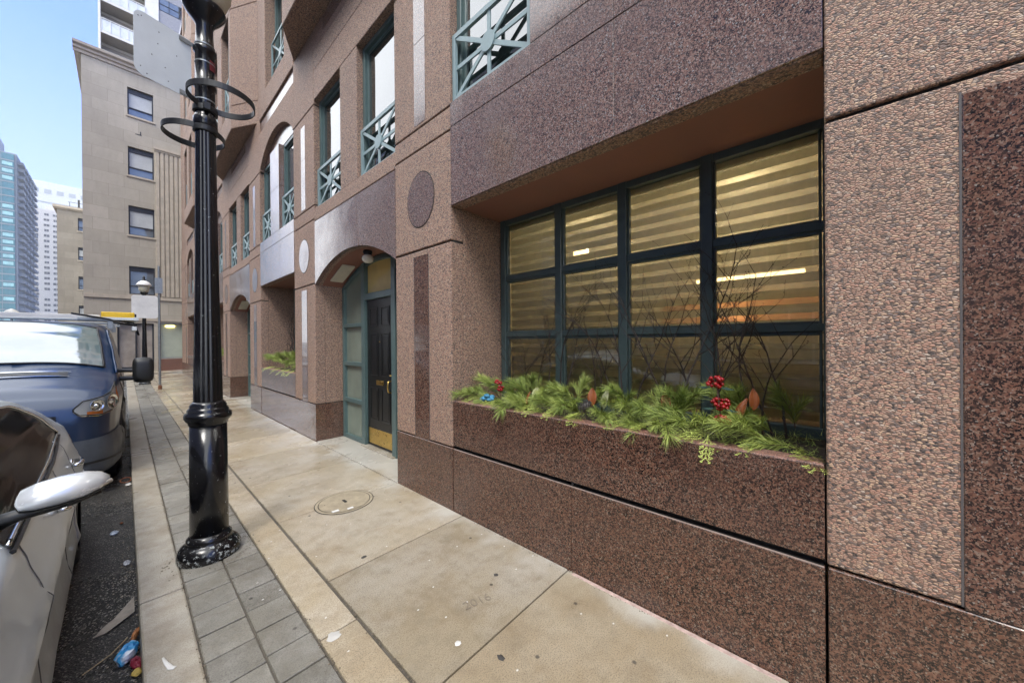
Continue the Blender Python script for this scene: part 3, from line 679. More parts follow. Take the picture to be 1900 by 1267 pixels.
# white balcony tower behind
BT=empty('balcony_tower',(0,0,0),'white apartment tower with stacked balconies rising behind the beige limestone building','building')
M_wh=simple('white_concrete',(.66,.65,.62),.8,scale=2,var=.08); M_taupe=simple('taupe_soffit',(.30,.27,.24),.8)
ty=48; z0=18
def T(px,py,y):   # keep proportions noted on site: lateral position and height at distance y
    return None
m=MB(); m.box(-1.28,6,ty+1.5,ty+14,0,60,0); m.box(1.55,2.45,ty-.1,ty+1.5,0,60,0); m.box(-1.36,-1.22,ty-.2,ty+1.5,0,60,0); m.build('wall',M_wh,BT)
zz=23.6
proto=None
for i in range(10):
    z=zz+i*2.85-2.85
    if proto is None:
        m=MB(); m.box(-1.22,1.54,ty-.15,ty+1.49,0,.22); proto=m.build('balcony',M_wh,BT); proto.location.z=z
        m=MB(); m.box(-1.22,1.54,ty-.13,ty-.09,.25,1.22); pr=m.build('balcony_railing',simple('frosted_rail_glass',(.60,.63,.62),.3,scale=1),proto)
        m=MB(); 
        for j in range(6): xx=-1.2+j*.54; m.box(xx,xx+.05,ty-.17,ty-.135,.22,1.26)
        m.box(-1.22,1.54,ty-.18,ty-.14,1.26,1.32); m.build('rail_post',M_wh,proto)
        m=MB(); m.box(-1.2,1.5,ty+1.3,ty+1.49,.25,2.5); m.build('balcony_door',M_taupe,proto)
        m=MB(); m.box(-1.2,1.53,ty-.1,ty+1.48,-.012,-.002); m.build('balcony_soffit',M_taupe,proto)
    else:
        c=copy_tree(proto,BT); c.location.z=z
for i in range(16):
    z=14+i*2.85
    if i==0:
        m=MB(); m.box(2.5,3.9,ty-.02,ty+.3,.0,1.15,0); wp=m.build('window_bank',M_skyglass,BT); wp.location.z=z
        m=MB(); m.box(2.46,5.9,ty,ty+.5,1.2,2.8,0); m.build('spandrel',simple('grey_spandrel',(.25,.25,.27),.5),wp)
        m=MB(); 
        for xx in (2.46,3.15,3.86): m.box(xx,xx+.06,ty-.06,ty,.0,1.2)
        m.box(2.52,3.86,ty-.06,ty,.55,.6); m.build('frame',M_frame,wp)
    else: c=copy_tree(wp,BT); c.location.z=z

# teal glass tower far left
GT=empty('glass_tower',(0,0,0),'tall teal glass tower with stacked grey balconies at the far left of the view','building')
M_tg=darkglass('teal_tower_glass',(.03,.125,.135),1.7,.05); M_tb=simple('tower_grey',(.20,.23,.24),.7,scale=.4); M_tl=simple('tower_blind',(.28,.50,.49),.4,scale=.5,var=.35)
y=260; xr=-30.7
m=MB(); m.box(xr-26,xr,y+.5,y+42,-1,84,0); m.box(xr-22,xr-5.5,y+4,y+20,84,93,1); m.box(xr-9,xr-6,y+3.9,y+4,86,90,2); m.build('tower_core',[M_tb,simple('tower_roof_grey',(.42,.43,.43),.8),M_dark],GT)
rr=random.Random(11); H=3.05
fp=None
for i in range(27):
    z=1+i*H
    if fp is None:
        m=MB(); m.box(xr-26,xr-.6,y,y+.5,.55,H,0); fp=m.build('window_band',M_tg,GT); fp.location.z=z
        m=MB(); m.box(xr-26,xr-.55,y-.12,y+.45,0,.5,0); m.build('slab_edge',M_tb,fp)
        m=MB()
        for j in range(7): m.box(xr-3.9-j*3.2,xr-3.75-j*3.2,y-.1,y,.5,H)
        m.build('mullion',M_tb,fp)
        for j in range(5):
            m=MB(); a=y+2.5+j*8; m.box(xr+.01,xr+1.5,a,a+5.6,0,.25); m.box(xr+1.4,xr+1.5,a,a+5.6,.25,1.2); m.box(xr+.01,xr+1.5,a,a+.08,.25,1.2); m.build('balcony',simple('balcony_grey',(.24,.255,.26),.7,scale=.5) if j==0 else MATS['balcony_grey'],fp)
    else:
        c=copy_tree(fp,GT); c.location.z=z
for i in range(27):
    if rr.random()<.75:
        z=1+i*H; m=MB(); 
        m.box(xr-3.6,xr-1.0,y-.03,y-.005,z+1.2,z+2.6) if rr.random()<.8 else None
        m.box(xr-6.6,xr-4.4,y-.03,y-.005,z+1.1,z+2.5)
        m.box(xr-9.8,xr-7.4,y-.03,y-.005,z+1.1,z+2.5)
        m.build('pale_blind',M_tl,GT)  # paler teal panels on some floors
# cream apartment tower
AT=empty('cream_apartment_tower',(0,0,0),'cream apartment tower with rows of small dark windows beside the teal glass tower','building')
y=330; ax0=-36; ax1=-16
M_cream=simple('cream_render',(.60,.57,.52),.9,scale=.2,var=.06); M_wd=simple('small_dark_window',(.10,.10,.10),.3,scale=.3,var=.5)
m=MB(); m.box(ax0,ax1,y,y+30,-1,78.5); m.box(ax0+6,ax1,y+6,y+26,78.5,82); m.build('wall',M_cream,AT)
wpt=None; rr=random.Random(4)
for i in range(25):
    for j,xx in enumerate((-33.0,-29.2,-26.0,-22.6)):
        if rr.random()<.04: continue
        if wpt is None:
            m=MB(); m.box(-.95,.95,-.06,-.01,0,1.35); wpt=m.build('window',M_wd,AT); o=wpt
            m=MB(); m.box(-.06,.06,-.1,-.065,0,1.35); m.build('mullion',M_cream,wpt)
        else: o=copy_tree(wpt,AT)
        o.location=(xx,y,2.2+i*3.03); o.scale=(rr.choice((1,1,1.15,.8)),1,rr.choice((1,1,.9)))
# pale slab block behind
PB=empty('pale_slab_block',(0,0,0),'pale grey slab block fading into the mist behind the cream apartment tower','building')
y=500; m=MB(); m.box(-58,-14,y,y+30,-1,142,0); m.build('wall',simple('pale_concrete',(.60,.61,.60),.9,scale=.1,var=.05),PB)
m=MB(); m.box(-1.9,1.9,-.2,-.01,0,3.6); wp2=m.build('vent_opening',simple('pale_opening',(.36,.38,.38),.9),PB); wp2.location=(-50,y,132)
for j in range(1,6): c=copy_tree(wp2,PB); c.location=(-50+j*6.6,y,132)
m=MB(); m.box(-58,-14,y-.3,y-.01,124,124.8); m.build('ledge',MATS['pale_opening'],PB)

# brick building across the street, seen mirrored in the glass
OB=empty('opposite_building',(0,0,0),'grey block with red brick ground storey, seen mirrored in the front window','building')
def brickmat():
    t=NT('red_brick'); v=t.obj(); sp=t.n('SeparateXYZ'); t.l(v,sp.inputs[0]); cb=t.n('CombineXYZ'); t.l(sp.outputs[1],cb.inputs[0]); t.l(sp.outputs[2],cb.inputs[1])
    b=t.n('TexBrick'); b.inputs['Scale'].default_value=1; b.inputs['Brick Width'].default_value=.22; b.inputs['Row Height'].default_value=.075; b.inputs['Mortar Size'].default_value=.006
    b.inputs['Color1'].default_value=(.20,.06,.04,1); b.inputs['Color2'].default_value=(.28,.10,.06,1); b.inputs['Mortar'].default_value=(.3,.27,.24,1); t.l(cb.outputs[0],b.inputs['Vector']); t.base(b.outputs[0]); t.rough(.9); return t.mat
M_brick=brickmat()
bx=-12.5; m=MB(); m.box(bx-8,bx,-16,42,-.2,3.5,0); m.build('ground_storey',M_brick,OB); m=MB(); m.box(bx-8,bx,-16,42,3.5,19.5,0); m.build('wall',stonemat('grey_ashlar',(.40,.42,.45),(.48,.50,.53)),OB)
m=MB(); m.box(bx-8,bx+.15,-16,42,19.5,19.9); m.box(bx,bx+.08,-16,42,3.3,3.6); m.build('cornice',M_trim,OB)
wpo=None
for i in range(16):
    for z in (.6,4.4,7.6,10.8,14.0,17.0):
        if wpo is None:
            m=MB(); m.box(bx+.01,bx+.06,0,2.2,0,2.0); wpo=m.build('window',M_skyglass,OB); o=wpo
            m=MB()
            for q in (0,.7,1.43,2.12): m.box(bx+.06,bx+.1,q,q+.08,0,2)
            m.box(bx+.062,bx+.098,0,2.2,-.08,.0); m.box(bx+.062,bx+.098,0,2.2,2,2.1); m.build('frame',M_white,wpo)
        else: o=copy_tree(wpo,OB)
        o.location=(0,-14+i*3.4,z)
m=MB(); m.box(-12.5,-9.2,-40,60,-.4,-.0); tag(m.build('opposite_pavement',M_slab),kind='structure')
m=MB(); m.box(-9.2,-9.05,-40,60,-.4,.0); tag(m.build('opposite_kerb',M_kerb),kind='structure')

# ================================================================= LAMP POSTS
def lampblack(name):
    t=NT(name); n=t.noise(46,4,.7)
    sp=t.n('SeparateXYZ'); t.l(t.obj(),sp.inputs[0]); 
    h=t.fr(sp.outputs[2],.02,.22,.0,.13); th=t.math('ADD',h,.545)
    f=t.math('GREATER_THAN',n.outputs[0],th); n2=t.noise(6,3); f=t.math('MULTIPLY',f,t.fr(n2.outputs[0],.40,.50))
    t.base(t.mix(f,(.005,.005,.006),(.30,.32,.31))); t.rough(t.mix(f,(.2,.2,.2),(.7,.7,.7))); t.bump(t.noise(16,3).outputs[0],.002,.35); return t.mat
M_post=lampblack('chipped_gloss_black')
def lamp_post(x,y,sc_=1,detail=True):
    def L(pr,k): return [(a*k if a>.01 else a,b) for a,b in pr]
    r=empty('street_lamp',(x,y,0))
    m=MB(); m.lathe([(.001,-.02),(.168,-.02),(.178,.012),(.177,.05),(.162,.082),(.140,.102),(.124,.112),(.128,.122),(.126,.138),(.114,.148),(.108,.162)],n=40)
    m.build('base',M_post,r,smooth=True)
    m=MB(); m.lathe([(.108,.16),(.106,.55),(.104,.93)],n=40)
    m.lathe([(.135,.925),(.142,.93),(.142,.945),(.155,.955),(.168,.972),(.172,.99),(.166,1.008),(.148,1.016),(.150,1.03),(.142,1.042),(.132,1.048),(.134,1.06),(.122,1.078),(.108,1.09)],n=40,sx=.775,sy=.775)
    m.build('lower_shaft',M_post,r,smooth=True)
    m=MB(); n=96; prof=[(.0815,1.08),(.080,1.25),(.0745,1.5),(.069,1.8),(.0645,2.1),(.061,2.5),(.058,2.85),(.056,3.1)]
    vs=[]
    for q,z in prof:
        for j in range(n):
            t=2*pi*j/n; k=cos(t*12)
            vs.append((cos(t)*q*(1-.055*max(0,k)**.5 if k>0 else 1),sin(t)*q*(1-.055*max(0,k)**.5 if k>0 else 1),z))
    m.add(vs,[(i*n+j,i*n+(j+1)%n,(i+1)*n+(j+1)%n,(i+1)*n+j) for i in range(len(prof)-1) for j in range(n)])
    m.build('fluted_shaft',M_post,r,smooth=True)
    m=MB(); m.lathe([(.08,3.02),(.092,3.03),(.092,3.09),(.082,3.1),(.076,3.12),(.074,3.3),(.088,3.31),(.088,3.33),(.074,3.34),(.072,3.55),(.088,3.56),(.09,3.58),(.07,3.6),(.064,3.74),(.078,3.77),(.12,3.81),(.155,3.85),(.166,3.87),(.158,3.885),(.10,3.895)],n=36,sx=.74,sy=.74); m.build('collar',M_post,r,smooth=True)
    m=MB(); m.lathe([(.08,3.88),(.12,3.92),(.15,4.0),(.16,4.12),(.15,4.18)],n=32); m.build('globe',simple('acorn_glass',(.60,.56,.42),.12,scale=8) if 'acorn_glass' not in MATS else MATS['acorn_glass'],r,smooth=True)
    m=MB(); m.lathe([(.22,4.17),(.225,4.185),(.20,4.25),(.15,4.32),(.09,4.37),(.05,4.39)],n=32); cp=m.build('shade',M_white,r,smooth=True)
    m=MB(); m.lathe([(.06,4.38),(.065,4.42),(.04,4.45),(.03,4.47),(.045,4.50),(.03,4.54),(.008,4.60)],n=20); m.build('finial',M_post,cp,smooth=True)
    return r
def hoop(x,y,z,r,parent,h=.042,tilt=0):
    m=MB(); n=48; t_=.007
    vs=[]
    for i in range(n):
        a=2*pi*i/n
        for rr_,zz in ((r,0),(r,h),(r-t_,h),(r-t_,0)): vs.append((x+cos(a)*rr_,y+sin(a)*rr_,z+zz))
    fs=[(i*4+k,((i+1)%n)*4+k,((i+1)%n)*4+(k+1)%4,i*4+(k+1)%4) for i in range(n) for k in range(4)]
    m.add(vs,fs); m.build('basket_hoop',M_plas,parent,fix=True,smooth=False,bevel=.002); 
LP=lamp_post(.398,3.28); tag(LP,'glossy black fluted lamp post with chipped foot and two basket hoops in the foreground','street lamp')
hoop(.065,-.19,3.15,.185,LP); hoop(-.045,.15,3.0,.175,LP)
m=MB(); m.lathe([(.064,2.99),(.070,2.99),(.070,3.03),(.060,3.032)],n=28); m.box(-.04,.0,.05,.075,2.99,3.05); m.build('hoop_clamp',M_plas,LP,bevel=.004); m=MB(); m.lathe([(.064,3.13),(.070,3.13),(.070,3.17),(.060,3.172)],n=28); m.box(-.02,.02,-.085,-.055,3.13,3.18); m.build('hoop_clamp',M_plas,LP,bevel=.004)
m=MB(); m.grid([[(cos(R_(a))*.0565,sin(R_(a))*.0565,z) for a in range(-70,31,10)] for z in (3.43,3.50)]); m.build('red_tape',simple('red_tape',(.16,.015,.02),.6,scale=30),LP)
m=MB(); 
for z in (3.21,3.60,3.475): m.lathe([(.055,z),(.0575,z),(.0575,z+.008),(.055,z+.008)],n=24)
m.build('steel_strap',M_steel,LP)
L2=lamp_post(.50,18.8); tag(L2,'distant black lamp post with white shade beside the white sign back','street lamp')
L2.scale=(.92,.92,.875)
m=MB(); m.tube([(-.28,0,3.02),(.22,0,3.02)],.02,6); m.box(-.28,.22,-.03,.03,3.0,3.04); m.build('cross_bar',M_post,L2)
L3=empty('street_lamp',(-3.75,30.2,0),'white globe lamp showing just above the roof of the blue van','street lamp')
m=MB(); m.tube([(0,0,-.1),(0,0,2.9)],[.07,.045],10); m.build('pole',M_post,L3)
m=MB(); m.lathe([(.10,2.88),(.16,2.92),(.26,2.98),(.27,3.05),(.2,3.18),(.09,3.26),(.03,3.3)],n=20); m.build('globe',MATS['opal_glass'],L3,smooth=True)
# sign on the near post (its bare back)
SG=empty('traffic_sign',(.398,3.28,3.2),'blank grey aluminium back of a sign strapped to the near lamp post','sign')
p0=Vector((.335-.398,.0,0)); p1=Vector((.052-.398,-.09,0)); d=(p1-p0)
def sgp(u,v,off=0): q=p0+d*u; nx=Vector((d.y,-d.x,0)).normalized()*off; return (q.x+nx.x,q.y+nx.y,v)
W_=d.length; Hs=.405; z0=-.005; r=.05
outl=[(0,z0),(1,z0)]; outl=[]
for cx,cz,a0 in ((.02/W_,z0+.01,180),(1-r/W_,z0+r,270),(1-r/W_,z0+Hs-r,0),(.02/W_,z0+Hs-.01,90)):
    rr_=r if cx>.5 else .01
    for k in range(7):
        a=R_(a0+k*15); outl.append((cx+cos(a)*rr_/W_,cz+sin(a)*rr_))
m=MB(); n=len(outl); m.add([sgp(u,v,0) for u,v in outl]+[sgp(u,v,.003) for u,v in outl],[tuple(range(n)),tuple(range(2*n-1,n-1,-1))]+[(i,n+i,n+(i+1)%n,(i+1)%n) for i in range(n)])
m.build('sign_plate',M_alu,SG,fix=True)
m=MB()
def bolt(u,v): c=sgp(u,v,0); m.ball(c,.0032,6)
for u,v in ((.5,.12),(.62,.25),(.72,.16),(.9,.05),(.93,.36),(.3,.24),(.45,.04),(.8,.02),(.88,.37),(.6,.33)): bolt(u,v)
m.build('bolt',M_plas,SG)
for v in (.012,.375): 
    m=MB()
    a=sgp(-.1,v-.012,-.004); b=sgp(.26,v-.012,-.004); m.add([a,b,(b[0],b[1],v+.014),(a[0],a[1],v+.014),(a[0],a[1]-.006,v-.012),(b[0],b[1]-.006,v-.012),(b[0],b[1]-.006,v+.014),(a[0],a[1]-.006,v+.014)],[(0,1,2,3),(7,6,5,4),(4,5,1,0),(5,6,2,1),(6,7,3,2),(7,4,0,3)])
    m.build('sign_bracket',M_steel,SG,fix=True)
# thin sign pole far down the kerb
SP=empty('sign_pole',(.775,16.3,0),'thin galvanised pole carrying a white sign back down the pavement','sign')
m=MB(); m.tube([(0,0,-.02),(0,0,4.05)],.03,10); m.build('pole',M_steel,SP)
m=MB(); m.prism([(-.62+.05,2.32),(-.08,2.32),(-.03,2.37),(-.03,3.0),(-.08,3.05),(-.57,3.05),(-.62,3.0),(-.62,2.37)],'y',-.03,-.02); s1=m.build('sign_plate',M_white,SP,fix=True)
m=MB(); m.box(-.05,.22,-.04,-.03,3.2,3.65) if False else m.box(-.10,.08,-.045,-.034,3.15,3.65); m.build('small_plate',M_steel,SP)
m=MB(); m.lathe([(.05,-.02),(.05,.1),(.032,.14)],n=12); m.build('foot',simple('rusty_foot',(.18,.07,.03),.8),SP)

# ================================================================= VEHICLES
def interp(tab,x):
    if x<=tab[0][0]: return tab[0][1]
    for (a,va),(b,vb) in zip(tab,tab[1:]):
        if x<=b:
            t=(x-a)/(b-a); t=t*t*(3-2*t)*.55+t*.45; return va+(vb-va)*t
    return tab[-1][1]
class Body:
    def __init__(s,W,B,E,C,y0,y1,z0,wheels,P=3.0):
        s.W,s.B,s.E,s.C,s.y0,s.y1,s.z0,s.wheels,s.P=W,B,E,C,y0,y1,z0,wheels,P
    def hw(s,y,z): return interp(s.W,y)-interp(s.B,z)
    def ez(s,y): return interp(s.E,y)
    def tz(s,y,t): return s.ez(y)+interp(s.C,y)*(1-abs(t)**s.P)
    def mesh(s,mb,m=0,under=1):
        ys=[]; n=90
        for i in range(n+1):
            t=i/n; ys.append(s.y0+(s.y1-s.y0)*(t if False else (.5-.5*cos(pi*t))*.5+t*.5))
        K=22
        def snap(y,z):
            for wy,wz,wr in s.wheels:
                d=math.hypot(y-wy,z-wz)
                if d<wr: 
                    if d<1e-4: return y,z+wr,True
                    return wy+(y-wy)*wr/d, wz+(z-wz)*wr/d, True
            return y,z,False
        for sg in (-1,1):
            vs=[];ins=[]
            for y in ys:
                e=s.ez(y)
                for k in range(K+1):
                    z=s.z0+(e-s.z0)*k/K; yy,zz,i_=snap(y,z); ins.append(i_); vs.append((sg*s.hw(yy,zz),yy,zz))
            fs=[]
            for i in range(n):
                for k in range(K):
                    q=(i*(K+1)+k,i*(K+1)+k+1,(i+1)*(K+1)+k+1,(i+1)*(K+1)+k)
                    if all(ins[j] for j in q): continue
                    fs.append(q if sg<0 else q[::-1])
            mb.add(vs,fs,m)
        rows=[]
        for y in ys:
            h=s.hw(y,s.ez(y)); rows.append([(h*t,y,s.tz(y,t)) for t in [-1+2*j/24 for j in range(25)]])
        mb.grid(rows,m)
        for y,i in ((s.y0,0),(s.y1,1)):
            e=s.ez(y); rows=[]
            for k in range(K+1):
                z=s.z0+(e-s.z0)*k/K; h=s.hw(y,z); rows.append([(h*t,y,z) for t in (-1,-.5,0,.5,1)])
            mb.grid(rows,m)
            h=s.hw(y,e); mb.grid([[(h*t,y,e) for t in [-1+2*j/24 for j in range(25)]],[(h*t,y,s.tz(y,t)) for t in [-1+2*j/24 for j in range(25)]]],m)
        mb.box(-.72,.72,s.y0+.1,s.y1-.1,s.z0+.02,s.z0+.3,under)
    def side(s,mb,sg,pts_lo,pts_hi,off=.004,m=0,ny=24,nz=8,th=True):
        """patch on the flank between two (y,z) curves"""
        a=max(pts_lo[0][0],pts_hi[0][0]); b=min(pts_lo[-1][0],pts_hi[-1][0]); rows=[]
        for i in range(ny+1):
            y=a+(b-a)*i/ny; l=interpl(pts_lo,y); h=interpl(pts_hi,y)
            rows.append([(sg*(s.hw(y,l+(h-l)*k/nz)+off),y,l+(h-l)*k/nz) for k in range(nz+1)])
        mb.grid(rows if sg>0 else [r[::-1] for r in rows],m)
    def top(s,mb,ya,yb,ta,tb,off=.004,m=0,n=14,nt_=16):
        rows=[]
        for i in range(n+1):
            y=ya+(yb-ya)*i/n; h=s.hw(y,s.ez(y)); rows.append([(h*(ta+(tb-ta)*j/nt_),y-off*.6,s.tz(y,ta+(tb-ta)*j/nt_)+off) for j in range(nt_+1)])
        mb.grid(rows,m)
def interpl(tab,x):
    if x<=tab[0][0]: return tab[0][1]
    for (a,va),(b,vb) in zip(tab,tab[1:]):
        if x<=b: return va+(vb-va)*(x-a)/(b-a)
    return tab[-1][1]
def paint(name,col,metal,dirt):
    t=NT(name); n=t.noise(2.2,5,.65); sp=t.n('SeparateXYZ'); t.l(t.obj(),sp.inputs[0])
    d=t.fr(sp.outputs[2],.75,.25,0,1); d=t.math('MULTIPLY',d,t.fr(n.outputs[0],.3,.6,.4,1)); d=t.math('MULTIPLY',d,.75)
    drop=t.vor(110); f=t.fr(drop.outputs['Distance'],.10,.22,1,0)
    t.base(t.mix(d,col,dirt)); t.rough(t.fr(d,0,.75,.32,.65)); t.set(Metallic=metal,Coat_Weight=.35,Coat_Roughness=.06)
    t.bump(f,.0012,.25); return t.mat
def wheel(parent,x,y,r,sg,name='wheel',wd=.2):
    w_=empty(name,(x,y,r)); w_.parent=parent
    m=MB(); prof=[(r*.66,-wd/2),(r*.9,-wd/2),(r*.985,-wd/2+.02),(r,-wd/4),(r,wd/4),(r*.985,wd/2-.02),(r*.9,wd/2),(r*.66,wd/2)]
    n=36; vs=[(q[1],cos(2*pi*j/n)*q[0],sin(2*pi*j/n)*q[0]) for q in prof for j in range(n)]
    m.add(vs,[(i*n+j,i*n+(j+1)%n,(i+1)*n+(j+1)%n,(i+1)*n+j) for i in range(7) for j in range(n)]); m.build('tyre',M_rub,w_,smooth=True,fix=True)
    m=MB(); xo=sg*(wd/2-.03)
    vs=[(xo+(0 if q>r*.5 else sg*.0),cos(2*pi*j/n)*q,sin(2*pi*j/n)*q) for q in (r*.67,r*.6) for j in range(n)]
    m.add(vs,[(j,(j+1)%n,n+(j+1)%n,n+j) for j in range(n)])
    for k in range(5):
        a=2*pi*k/5
        for da in (-.16,.16):
            p=(0,cos(a)*.05,sin(a)*.05); q_=(0,cos(a+da)*r*.64,sin(a+da)*r*.64); m.tube([(xo-sg*.01,p[1],p[2]),(xo,q_[1],q_[2])],[.022,.014],6)
    m.tube([(xo-sg*.03,0,0),(xo+sg*.004,0,0)],.05,14); m.tube([(-xo,0,0),(xo-sg*.08,0,0)],r*.6,24)
    m.build('rim',M_steel,w_,fix=True)
M_silver=paint('silver_car_paint',(.50,.55,.59),.1,(.19,.165,.13)); M_blue=paint('blue_van_paint',(.004,.022,.066),.1,(.03,.03,.03))
M_lens=NT('headlight_lens'); M_lens.base((.34,.36,.36)).rough(.12).set(Metallic=.1,Coat_Weight=1); M_lens=M_lens.mat
M_amber=simple('amber_lens',(.45,.12,.02),.15); M_red=simple('red_lens',(.3,.02,.015),.15); M_chrome=simple('chrome',(.62,.63,.64),.08,1,.04)
# ---- silver sedan
M_gap=simple('shut_line',(.15,.15,.15),.6)
CAR=empty('silver_sedan',(-1.095,2.82,-.13),'silver sedan parked at the kerb, nearest the camera, with dirty door and beaded rain','car',rz=R_(.9))
Wt=[(-2.28,.62),(-2.22,.74),(-2.0,.83),(-1.6,.885),(-1.0,.90),(.8,.905),(1.5,.90),(1.95,.86),(2.15,.80),(2.26,.66)]
Bt=[(.15,.085),(.24,.035),(.32,.012),(.40,.03),(.50,.036),(.62,.012),(.70,0),(.735,.022),(.86,.055),(.93,.075),(.99,.12),(1.10,.17),(1.24,.24),(1.36,.335),(1.42,.42)]
Et=[(-2.28,.55),(-2.2,.66),(-1.9,.79),(-1.3,.88),(-.9,.95),(-.55,1.10),(-.1,1.27),(.35,1.335),(.8,1.30),(1.15,1.21),(1.5,1.08),(1.72,1.01),(2.05,.97),(2.2,.93),(2.26,.86)]
Ct=[(-2.28,.02),(-1.9,.06),(-.95,.09),(-.6,.11),(0,.11),(.5,.10),(1.0,.10),(1.6,.08),(2.0,.06),(2.26,.03)]
car=Body(Wt,Bt,Et,Ct,-2.28,2.26,.15,[(-1.36,.31,.37),(1.33,.31,.36)])
m=MB(); car.mesh(m); body=m.build('body',[M_silver,M_dark],CAR,smooth=True,weld=True)
lo=[(-.78,.955),(-.3,.96),(.5,.968),(1.28,.995)]; hi=[(-.78,.98),(-.5,1.10),(-.1,1.235),(.35,1.297),(.7,1.275),(1.0,1.19),(1.2,1.08),(1.28,1.0)]
for sg in (1,-1):
    m=MB(); car.side(m,sg,lo,hi,.005,ny=40); m.build('side_window',M_car_glass,CAR,smooth=True)
    m=MB(); 
    for tab in (lo,hi):
        pts=[(sg*(car.hw(y,interpl(tab,y))+.008),y,interpl(tab,y)) for y in [-.78+2.06*i/40 for i in range(41)]]; m.tube(pts,.007 if tab is lo else .008,6)
    m.build('window_trim',M_chrome,CAR,smooth=True)
    m=MB(); pts=[(sg*(car.hw(y,interpl(lo,y)-.02)+.004),y,interpl(lo,y)-.02) for y in [-.8+2.1*i/40 for i in range(41)]]; m.tube(pts,.008,6); m.build('belt_seal',M_plas,CAR)
    for y0 in (-.70,.36):
        m=MB(); pts=[(sg*(car.hw(y0,.2+i*.0122)+.0015),y0,.2+i*.0122) for i in range(61)]; m.tube(pts,.0016,5); m.build('door_gap',M_gap,CAR)
    m=MB(); pts=[]
    for i in range(16): 
        a=i/15; y=1.0-.30*(1-a)**2*0+.0; pts.append((sg*(car.hw(.93+.10*a,.66+.31*a)+.001),.93+.10*a,.66+.31*a))
    m.tube(pts,.0016,5); m.build('door_gap',M_gap,CAR)
    m=MB(); m.tube([(sg*(car.hw(y,.23)+.002),y,.235) for y in [-.95+1.9*i/20 for i in range(21)]],.004,5); m.build('sill_seam',M_dark,CAR)
    for wy,wr in ((-1.36,.37),(1.33,.36)):
        m=MB(); pts=[]
        for i in range(33):
            a=R_(-28+236*i/32); yy=wy+cos(a)*wr*1.0; zz=.31+sin(a)*wr*1.0; pts.append((sg*(car.hw(yy,max(zz,.16))-.003),yy,zz))
        m.tube(pts,.014,6); m.build('arch_lip',M_silver,CAR,smooth=True)
        m=MB(); m.tube([(sg*.50,wy,.31),(sg*.845,wy,.31)],wr*1.03,28,cap=False); m.box(sg*.49,sg*.5,wy-wr,wy+wr,.15,.7); m.build('wheel_well',M_dark,CAR)
        wheel(CAR,sg*.78,wy,.315,sg)
    for y0 in (.10,1.08):
        zh=.80; h=car.hw(y0,zh)+.004
        m=MB(); m.tube([(sg*h,y0-.09,zh),(sg*(h+.032),y0-.075,zh+.004),(sg*(h+.038),y0,zh+.006),(sg*(h+.034),y0+.07,zh+.004),(sg*h,y0+.09,zh)],[.010,.013,.013,.013,.010],8); m.ball((sg*(h-.008),y0+.0,zh),.035,10,sc_=(.4,1.3,.9)); m.build('door_handle',M_chrome,CAR,smooth=True)
    # mirror: arm, housing, turn signal
    mz=.905+.13
    m=MB(); c=Vector((sg*(1.095-.165),-.70,1.085)); rows=[]
    N=18
    secs=[(-.105,.018,.030),(-.095,.040,.055),(-.06,.052,.068),(-.01,.056,.072),(.05,.052,.066),(.09,.036,.048),(.112,.012,.018)]
    for u,hh,dd in secs:
        rows.append([(c.x+sg*u,c.y-.012+dd*cos(2*pi*j/N)*(1.15 if cos(2*pi*j/N)<0 else .55),c.z+hh*sin(2*pi*j/N)*(1.0 if sin(2*pi*j/N)>0 else .82)+.010*u/.1) for j in range(N+1)])
    m.grid(rows); m.add(rows[0][:-1],[tuple(range(N))]); m.add(rows[-1][:-1],[tuple(range(N))])
    mi=m.build('wing_mirror',simple('mirror_cap_silver',(.60,.61,.60),.25,.3,.04,Coat_Weight=.8) if 'mirror_cap_silver' not in MATS else MATS['mirror_cap_silver'],CAR,smooth=True,weld=True)
    lo_=[[(p[0],p[1],p[2]-.0015) for p in r_[11:18]] for r_ in rows]; m=MB(); m.grid([[(c.x+(p[0]-c.x)*1.005,c.y+(p[1]-c.y)*1.06,c.z+(p[2]-c.z)*1.05) for p in r_] for r_ in lo_]); m.build('mirror_underside',M_plas,mi,smooth=True)
    m=MB(); m.tube([(c.x-sg*.175,c.y+.02,c.z-.085),(c.x-sg*.10,c.y+.01,c.z-.062),(c.x+sg*.02,c.y+.0,c.z-.052),(c.x+sg*.09,c.y,c.z-.036)],[.032,.022,.014,.008],8); m.build('mirror_arm',M_plas,mi,smooth=True)
    m=MB(); m.tube([(c.x+sg*.02,c.y-.084,c.z-.010),(c.x+sg*.07,c.y-.066,c.z+.0),(c.x+sg*.115,c.y-.03,c.z+.008)],[.004,.011,.008],8); m.build('turn_signal',simple('clear_lens',(.5,.48,.42),.1),mi,smooth=True)
    m=MB(); car.side(m,sg,[(1.93,.80),(2.2,.79)],[(1.93,.86),(2.2,.90)],.006,ny=8); m.build('tail_light',M_red,CAR,smooth=True)
    m=MB(); car.side(m,sg,[(-2.2,.56),(-1.85,.66)],[(-2.2,.63),(-1.85,.74)],.006,ny=8); m.build('headlight',M_lens,CAR,smooth=True)
m=MB(); car.top(m,-.86,-.18,-.86,.86); m.build('windshield',M_car_glass,CAR,smooth=True)
m=MB(); car.top(m,1.02,1.66,-.82,.82); m.build('rear_window',M_car_glass,CAR,smooth=True)
